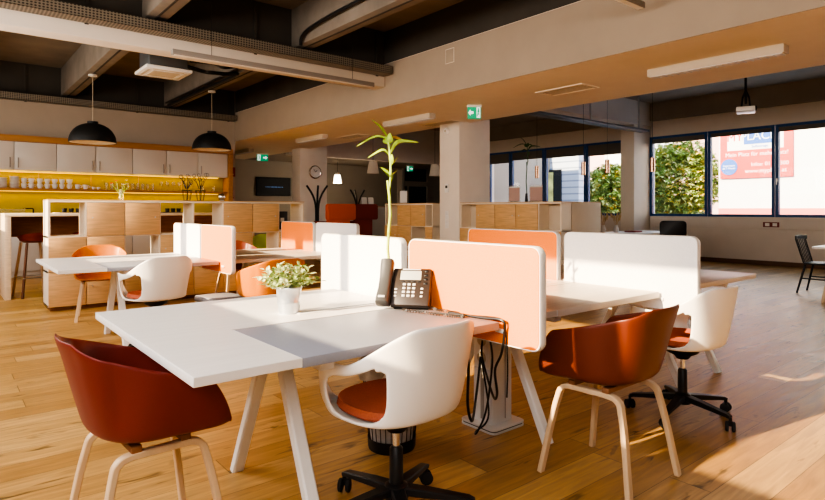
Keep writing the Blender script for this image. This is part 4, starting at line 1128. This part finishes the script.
def shade(loc, label, mm, sc=1.0):
    t = thing('cone_pendant', label, 'lamp', loc, 0, 'small cone shade pendants at the back')
    MB().lathe([(.17*sc, 0), (.165*sc, .01), (.115*sc, .33*sc), (.02, .345*sc)], n=28, cap=False).build('lamp_shade', mm, t)
    MB().sphere((0, 0, .12*sc), .06*sc, 12).build('bulb', 'lamp_lit' if mm == 'lamp_lit' else 'diffuser', t)
    MB().cyl((0, 0, .34*sc), (0, 0, (2.86 if loc[1] > 15.1 else 3.95)-loc[2]), .006, n=6).build('cord', 'black_metal', t)
    return t
lp = shade((9.88, 15.9, 2.08), 'small lit white pendant lamp glowing beside the far column', 'lamp_lit', .8)
MB().lathe([(.075, .235), (.07, .34), (.02, .36)], n=20).build('cap', 'lamp_shade', lp)
shade((9.15, 12.9, 2.22), 'pale cone pendant lamp left of the bamboo leaves', 'lamp_shade')
shade((11.05, 12.5, 2.20), 'pale cone pendant lamp left of the near column', 'lamp_shade')
for lab, z0, z1, mm in (('dark red notice panel high on the wall end beside the kitchen', 2.02, 2.24, 'poster_red'), ('pinkish notice panel low on the wall end beside the kitchen', 1.44, 1.70, 'paper_pink')):
    t = thing('wall_sign', lab, 'sign', (5.36, YK, (z0+z1)/2))
    MB().box(-.085, .085, -.012, 0, -(z1-z0)/2, (z1-z0)/2, b=.002).build('panel', mm, t)
    m = MB()
    for i in range(3): m.box(-.05, .05-.02*i, -.014, -.011, -.06+.05*i, -.045+.05*i)
    m.build('mark', 'grille' if mm == 'poster_red' else 'poster_red', t)

# ------------------------------------------------------------------ window hall furniture
def tube_pendant(px_loc, label):
    t = thing('tube_pendant', label, 'lamp', px_loc, 0, 'slim copper tube pendants before the windows')
    MB().lathe([(.045, 0), (.045, .27), (.01, .275)], n=18, cap=False).build('lamp_shade', 'copper', t)
    MB().lathe([(.0, .02), (.04, .02)], n=14, cap=False).build('diffuser', 'diffuser', t)
    MB().cyl((0, 0, .27), (0, 0, (3.95 if px_loc[0] > 7.7 else 2.86)-px_loc[2]), .004, n=6).build('cord', 'black_metal', t)
tube_pendant((10.2, 8.14, 1.93), 'slim copper pendant before the windows, leftmost of four')
tube_pendant((10.3, 7.02, 1.95), 'slim copper pendant before the windows, second of four')
tube_pendant((10.4, 6.53, 1.975), 'slim copper pendant before the windows, third of four')
tube_pendant((10.5, 5.63, 1.955), 'slim copper pendant beside the green tree window, rightmost of four')
vd = thing('ventilation_duct', 'flat blue grey steel duct hanging under the cross beam by the windows', 'duct', (8.6, 7.2, 3.12))
MB().box(0, 4.7, 0, .25, 0, .05, b=.004).build('channel', 'duct_steel', vd)
for x_ in (.4, 2.4, 4.4): MB().box(x_, x_+.03, .11, .14, .05, .83).build('hanger', 'steel', vd)
t = thing('meeting_desk', 'white desk by the far windows behind the tall white screen', 'desk', (11.15, 6.37, 0))
MB().box(0, 1.9, 0, .9, .71, .74, b=.004).build('tabletop', 'white_lacquer', t)
for x_ in (.1, 1.8):
    for y_ in (.1, .8): MB().sweep([(x_, y_, 0), (x_, y_, .71)], .05, .05, (1, 0, 0)).build('leg', 'white_metal', t)
t = thing('office_chair', 'black office chair back at the white desk by the far windows', 'chair', (11.25, 5.62, 0), R(-60))
MB().prism(rrect(-.24, .24, .56, 1.02, .07), 'y', -.25, -.20, b=.01).build('backrest', 'black_plastic', t)
MB().box(-.24, .24, -.22, .24, .43, .50, b=.03, seg=3).build('seat', 'black_plastic', t)
MB().box(-.04, .04, -.26, -.22, .40, .62).box(-.04, .04, -.26, 0, .40, .43).build('back_support', 'black_metal', t)
MB().cyl((0, 0, .08), (0, 0, .43), .025, n=12).build('gas_column', 'black_metal', t)
m = MB()
for i in range(5):
    a = 2*PI*i/5; m.sweep([(0, 0, .10), (.29*math.cos(a), .29*math.sin(a), .07)], .04, .03, (-math.sin(a), math.cos(a), 0))
    m.sphere((.29*math.cos(a), .29*math.sin(a), .03), .03, 10)
m.build('star_base', 'black_plastic', t)
bk = tag(MB().box(11.75, 12.05, 6.7, 6.95, .741, .765, b=.003).build('notebook', 'poster_red'), 'dark red notebook lying on the white desk by the windows', 'book')
def grass(loc, label, s):
    t = thing('dried_grass_vase', label, 'vase', loc, 0, 'dried grass vases on the white window desk')
    MB().lathe([(0, 0), (.05, 0), (.06, .06), (.03, .14), (.035, .16), (.025, .14), (0, .02)], n=16, cap=False).build('vase', 'porcelain', t)
    rr = random.Random(s); m = MB(); q = MB()
    for i in range(16):
        a = rr.uniform(0, 2*PI); e_ = rr.uniform(.03, .12); p = Vector((e_*math.cos(a), e_*math.sin(a), rr.uniform(.28, .40)))
        q.tube([(0, 0, .1), p*.6+Vector((0, 0, .05)), p], .002, 4)
        m.tube([p-Vector((0, 0, .06)), p, p+Vector((e_*math.cos(a)*.4, e_*math.sin(a)*.4, .06))], [.008, .016, .002], 6)
    m.build('plume', 'dried_grass', t); q.build('stem', 'dried_grass', t)
grass((11.25, 7.16, .741), 'dried grass vase left one at the desk end near the beige cabinet', 3)
grass((11.42, 6.95, .741), 'dried grass vase right one at the desk end near the beige cabinet', 5)
# table and spindle chair on the far right
t = thing('dining_table', 'white topped table with slanted wooden legs at the right edge', 'table', (9.05, 1.2, 0))
MB().prism(rrect(0, 1.6, 0, 1.42, .03), 'z', .715, .745, b=.003).build('tabletop', 'white_lacquer', t)
for x_, y_, dx, dy in ((.15, .15, -1, -1), (1.45, .15, 1, -1), (1.45, 1.27, 1, 1), (.15, 1.27, -1, 1)):
    MB().sweep([(x_+dx*.10, y_+dy*.03, 0), (x_+.10*-dx, y_-dy*.05, .715)], .05, .04, (1, 0, 0)).build('leg', 'leg_ash', t)
bo = tag(MB().lathe([(0, 0), (.05, 0), (.12, .06), (.115, .06), (.045, .01), (0, .01)], n=24, cap=False).build('fruit_bowl', 'black_plastic'), 'dark bowl on the white table at the right edge', 'bowl'); bo.location = (9.3, 2.35, .745)
t = thing('spindle_chair', 'black spindle backed chair pulled up to the table at the right edge', 'chair', (10.12, 2.78, 0), R(180))
MB().prism(rrect(-.22, .22, -.20, .22, .05), 'z', .43, .455, b=.006).build('seat', 'black_metal', t)
for sx in (-1, 1):
    MB().cyl((sx*.22, -.27, 0), (sx*.18, -.17, .435), .013, .017, 10).build('leg', 'black_metal', t)
    MB().cyl((sx*.22, .22, 0), (sx*.18, .17, .435), .013, .017, 10).build('leg', 'black_metal', t)
    MB().cyl((sx*.19, -.19, .45), (sx*.20, -.29, .80), .012, n=8).build('back_post', 'black_metal', t)
for i in range(5):
    MB().cyl((-.12+.06*i, -.19, .45), (-.135+.0675*i, -.29, .80), .007, n=6).build('spindle', 'black_metal', t)
MB().sweep(smooth_path([(-.23, -.28, .82), (-.1, -.305, .825), (.1, -.305, .825), (.23, -.28, .82)], 5), .022, .06, (0, 1, 0)).build('top_rail', 'black_metal', t)
for sx in (-1, 1): MB().cyl((sx*.20, -.22, .22), (sx*.20, .2, .22), .009, n=8).build('stretcher', 'black_metal', t)

# ------------------------------------------------------------------ outside
struct(MB().box(XW+.3, 70, -40, 60, -.9, -.6).build('ground', 'asphalt'))
bd = thing('storage_building', 'white commercial building outside with red billboard and red base band', 'building', (24, 0, -.6))
MB().box(0, 6, -14, 10.1, 0, 8.5).build('wall', 'facade_white', bd)
MB().box(-.03, .0, -14, 10.1, .6, 1.88).build('base_band', 'facade_band', bd)
sg = thing('billboard', 'large red storage billboard on the white building seen through the window', 'billboard', (23.9, 8.80, 3.72)); sg.scale = (1, .93, .95)
MB().box(0, .06, -1.42, 1.30, -1.35, 1.5, b=.01).build('panel', 'sign_red', sg)
MB().box(-.02, 0, -1.10, 1.0, -.22, 1.1).build('name_field', 'facade_white', sg)
MB().box(-.03, -.02, -.72, .35, .0, .62).build('name_block', 'sign_blue', sg)
RT = (R(90), 0, R(-90))
text('lettering', 'MY', .46, 'sign_red', sg, (-.03, .70, .30), RT, .008)
text('lettering', 'PLACE', .46, 'facade_white', sg, (-.04, -.19, .30), RT, .008)
text('lettering', 'Selfstorage', .14, 'sign_blue', sg, (-.03, -.25, -.10), RT, .006)
text('lettering', 'Mein Platz für mehr Platz!', .225, 'facade_white', sg, (-.02, -.10, -.40), RT, .006)
text('lettering', 'Infos: 01 27 300', .21, 'facade_white', sg, (-.02, -.60, -.82), RT, .006)
text('lettering', 'www.myplace.at', .23, 'facade_white', sg, (-.02, -.45, -1.08), RT, .006)
dk = MB().tube([(0, 0, 0), (-.03, 0, 0)], [.33, .33], 36).build('round_badge', 'sign_blue', sg); dk.location = (0, .93, -.88)
text('lettering', 'Lagerraum\nab 1 Monat', .11, 'facade_white', dk, (-.035, 0, 0), RT, .005)

an = thing('annex_building', 'pale blue clad annex with blue framed openings outside the left windows', 'building', (18.2, 12.6, -.6))
MB().box(0, .3, 0, 10, 0, 9).build('wall', 'facade_siding', an)
d = MB().box(-.06, 0, .75, 1.75, .4, 3.35).build('door', 'door_dark', an)
MB().box(-.09, -.06, 1.1, 1.7, .5, 3.25).build('pane', 'tree_green_b', d)
for y0, y1 in ((1.95, 3.6), (3.75, 5.6)):
    w_ = MB(); w_.box(-.09, 0, y0, y0+.14, .4, 3.6).box(-.09, 0, y1-.3, y1, .4, 3.6).box(-.09, 0, y0, y1, 3.45, 3.6)
    o = w_.build('window', 'window_frame_bright', an)
    MB().box(-.05, -.01, y0+.14, y1-.3, .4, 3.45).build('pane', 'facade_white', o)
ap = thing('apartment_block', 'pale pink and white apartment block far outside behind the trees', 'building', (42, 22, -.6))
MB().box(0, 8, -9.5, 8, 0, 11.5).build('wall', 'facade_pink', ap)
MB().box(-.2, 0, -1.2, 4.5, 0, 12).build('wall_panel', 'facade_white', ap)
MB().prism([(-10, 11.5), (-5.5, 14), (-1.2, 11.5)], 'x', -.3, 8).build('roof', 'inset_grey', ap)
for i in range(4):
    for j in range(5):
        o = MB().box(-.26, -.2 if j > 2 else 0, -8.6+j*2.6, -7.4+j*2.6, 1.5+i*2.7, 2.9+i*2.7).build('window', 'glass_dark', ap)

def tree(loc, r, h, label, m1, m2, seed, n=420, yel=False):
    rr = random.Random(seed); t = thing('leafy_tree', label, 'tree', loc, 0, 'trees outside the windows')
    MB().tube(smooth_path([(0, 0, 0), (.1, .05, h*.4), (0, 0, h*.8)], 4), [.11-.009*i for i in range(9)], 8).build('trunk', 'trunk', t)
    m = MB(); m.use(m1); m.use(m2); m.use('tree_yellow')
    for i in range(n):
        a = rr.uniform(0, 2*PI); u = rr.uniform(-1, 1); q = rr.uniform(.55, 1)
        p = Vector((r*q*math.sqrt(1-u*u)*math.cos(a), r*q*math.sqrt(1-u*u)*math.sin(a), h*.62+h*.42*q*u))
        m.use(m1 if rr.random() < .55 else m2)
        if yel and rr.random() < .13: m.use('tree_yellow')
        for k_ in range(6):
            aa = rr.uniform(0, 2*PI); m.leaf(p, (math.cos(aa), math.sin(aa), rr.uniform(-.5, .7)), (0, 0, 1), rr.uniform(.13, .24), rr.uniform(.08, .14), droop=.3, seg=2)
    m.build('crown', None, t, smooth=0, norm=False)
tree((27.2, 13.3, -.6), 1.9, 5.1, 'bushy green tree with yellow blossoms outside the window left of the billboard', 'tree_green', 'tree_green_b', 3, 3600, True)
tree((30.5, 17.2, -.6), 1.7, 4.8, 'green tree far outside just beside the window column', 'tree_green', 'tree_green_b', 5, 1200, True)
tree((22.6, 14.0, -.6), 1.3, 3.7, 'green tree in front of the pink apartment block', 'tree_green', 'tree_green_b', 8, 2600, True)

# ------------------------------------------------------------------ light
w = bpy.data.worlds.new('sky'); scene.world = w; w.use_nodes = True
nt = w.node_tree; bg = nt.nodes['Background']
tc = nt.nodes.new('ShaderNodeTexCoord'); sp = nt.nodes.new('ShaderNodeSeparateXYZ'); rp = nt.nodes.new('ShaderNodeValToRGB')
nt.links.new(tc.outputs['Generated'], sp.inputs[0]); nt.links.new(sp.outputs['Z'], rp.inputs['Fac']); nt.links.new(rp.outputs['Color'], bg.inputs['Color'])
rp.color_ramp.elements[0].color = (.95, .93, .90, 1); rp.color_ramp.elements[1].color = (.45, .62, .95, 1); rp.color_ramp.elements[1].position = .7
bg.inputs['Strength'].default_value = 2.4
sun = bpy.data.lights.new('sun', 'SUN'); sun.energy = 11.5; sun.color = (1, .78, .50); sun.angle = R(.55)
so_ = bpy.data.objects.new('sun', sun); COL.objects.link(so_)
so_.rotation_euler = Vector((1, -.053, -.446)).to_track_quat('-Z', 'Y').to_euler()
def area(name, loc, size, energy, col, rot):
    l = bpy.data.lights.new(name, 'AREA'); l.shape = 'RECTANGLE'; l.size, l.size_y = size; l.energy = energy; l.color = col
    o = bpy.data.objects.new(name, l); COL.objects.link(o); o.location = loc; o.rotation_euler = rot
    return o
# fill lamps added just inside the window bands to strengthen the daylight
area('left_daylight_fill', (XL+.1, 3.0, 2.5), (11, 1.2), 250, (1, .91, .80), (R(50), 0, R(-90)))
area('left_daylight_fill', (XL+.1, 10.0, 2.5), (5, 1.2), 35, (1, .84, .66), (R(85), 0, R(-90)))
area('window_daylight_fill', (XW-.15, 2.5, 2.1), (9, 1.9), 45, (.50, .72, 1), (R(90), 0, R(90)))
area('kitchen_strip_light', (1.9, KY+.22, 1.955), (6.2, .05), 11, (1, .56, .02), (R(-20), 0, 0))
area('kitchen_strip_light', (1.9, KY+.22, 1.575), (6.2, .05), 11, (1, .56, .02), (R(-20), 0, 0))
# lit pendant
pl = bpy.data.lights.new('pendant_glow', 'POINT'); pl.energy = 40; pl.color = (1, .82, .6); pl.shadow_soft_size = .08
po_ = bpy.data.objects.new('pendant_glow', pl); COL.objects.link(po_); po_.location = (9.88, 15.9, 1.95)

scene.view_settings.view_transform = 'AgX'
try: scene.view_settings.look = 'AgX - High Contrast'
except Exception: pass
scene.view_settings.exposure = .34
scene.cycles.use_denoising = True
scene.cycles.max_bounces = 8; scene.cycles.diffuse_bounces = 5; scene.cycles.transparent_max_bounces = 12
scene.cycles.sample_clamp_indirect = 6
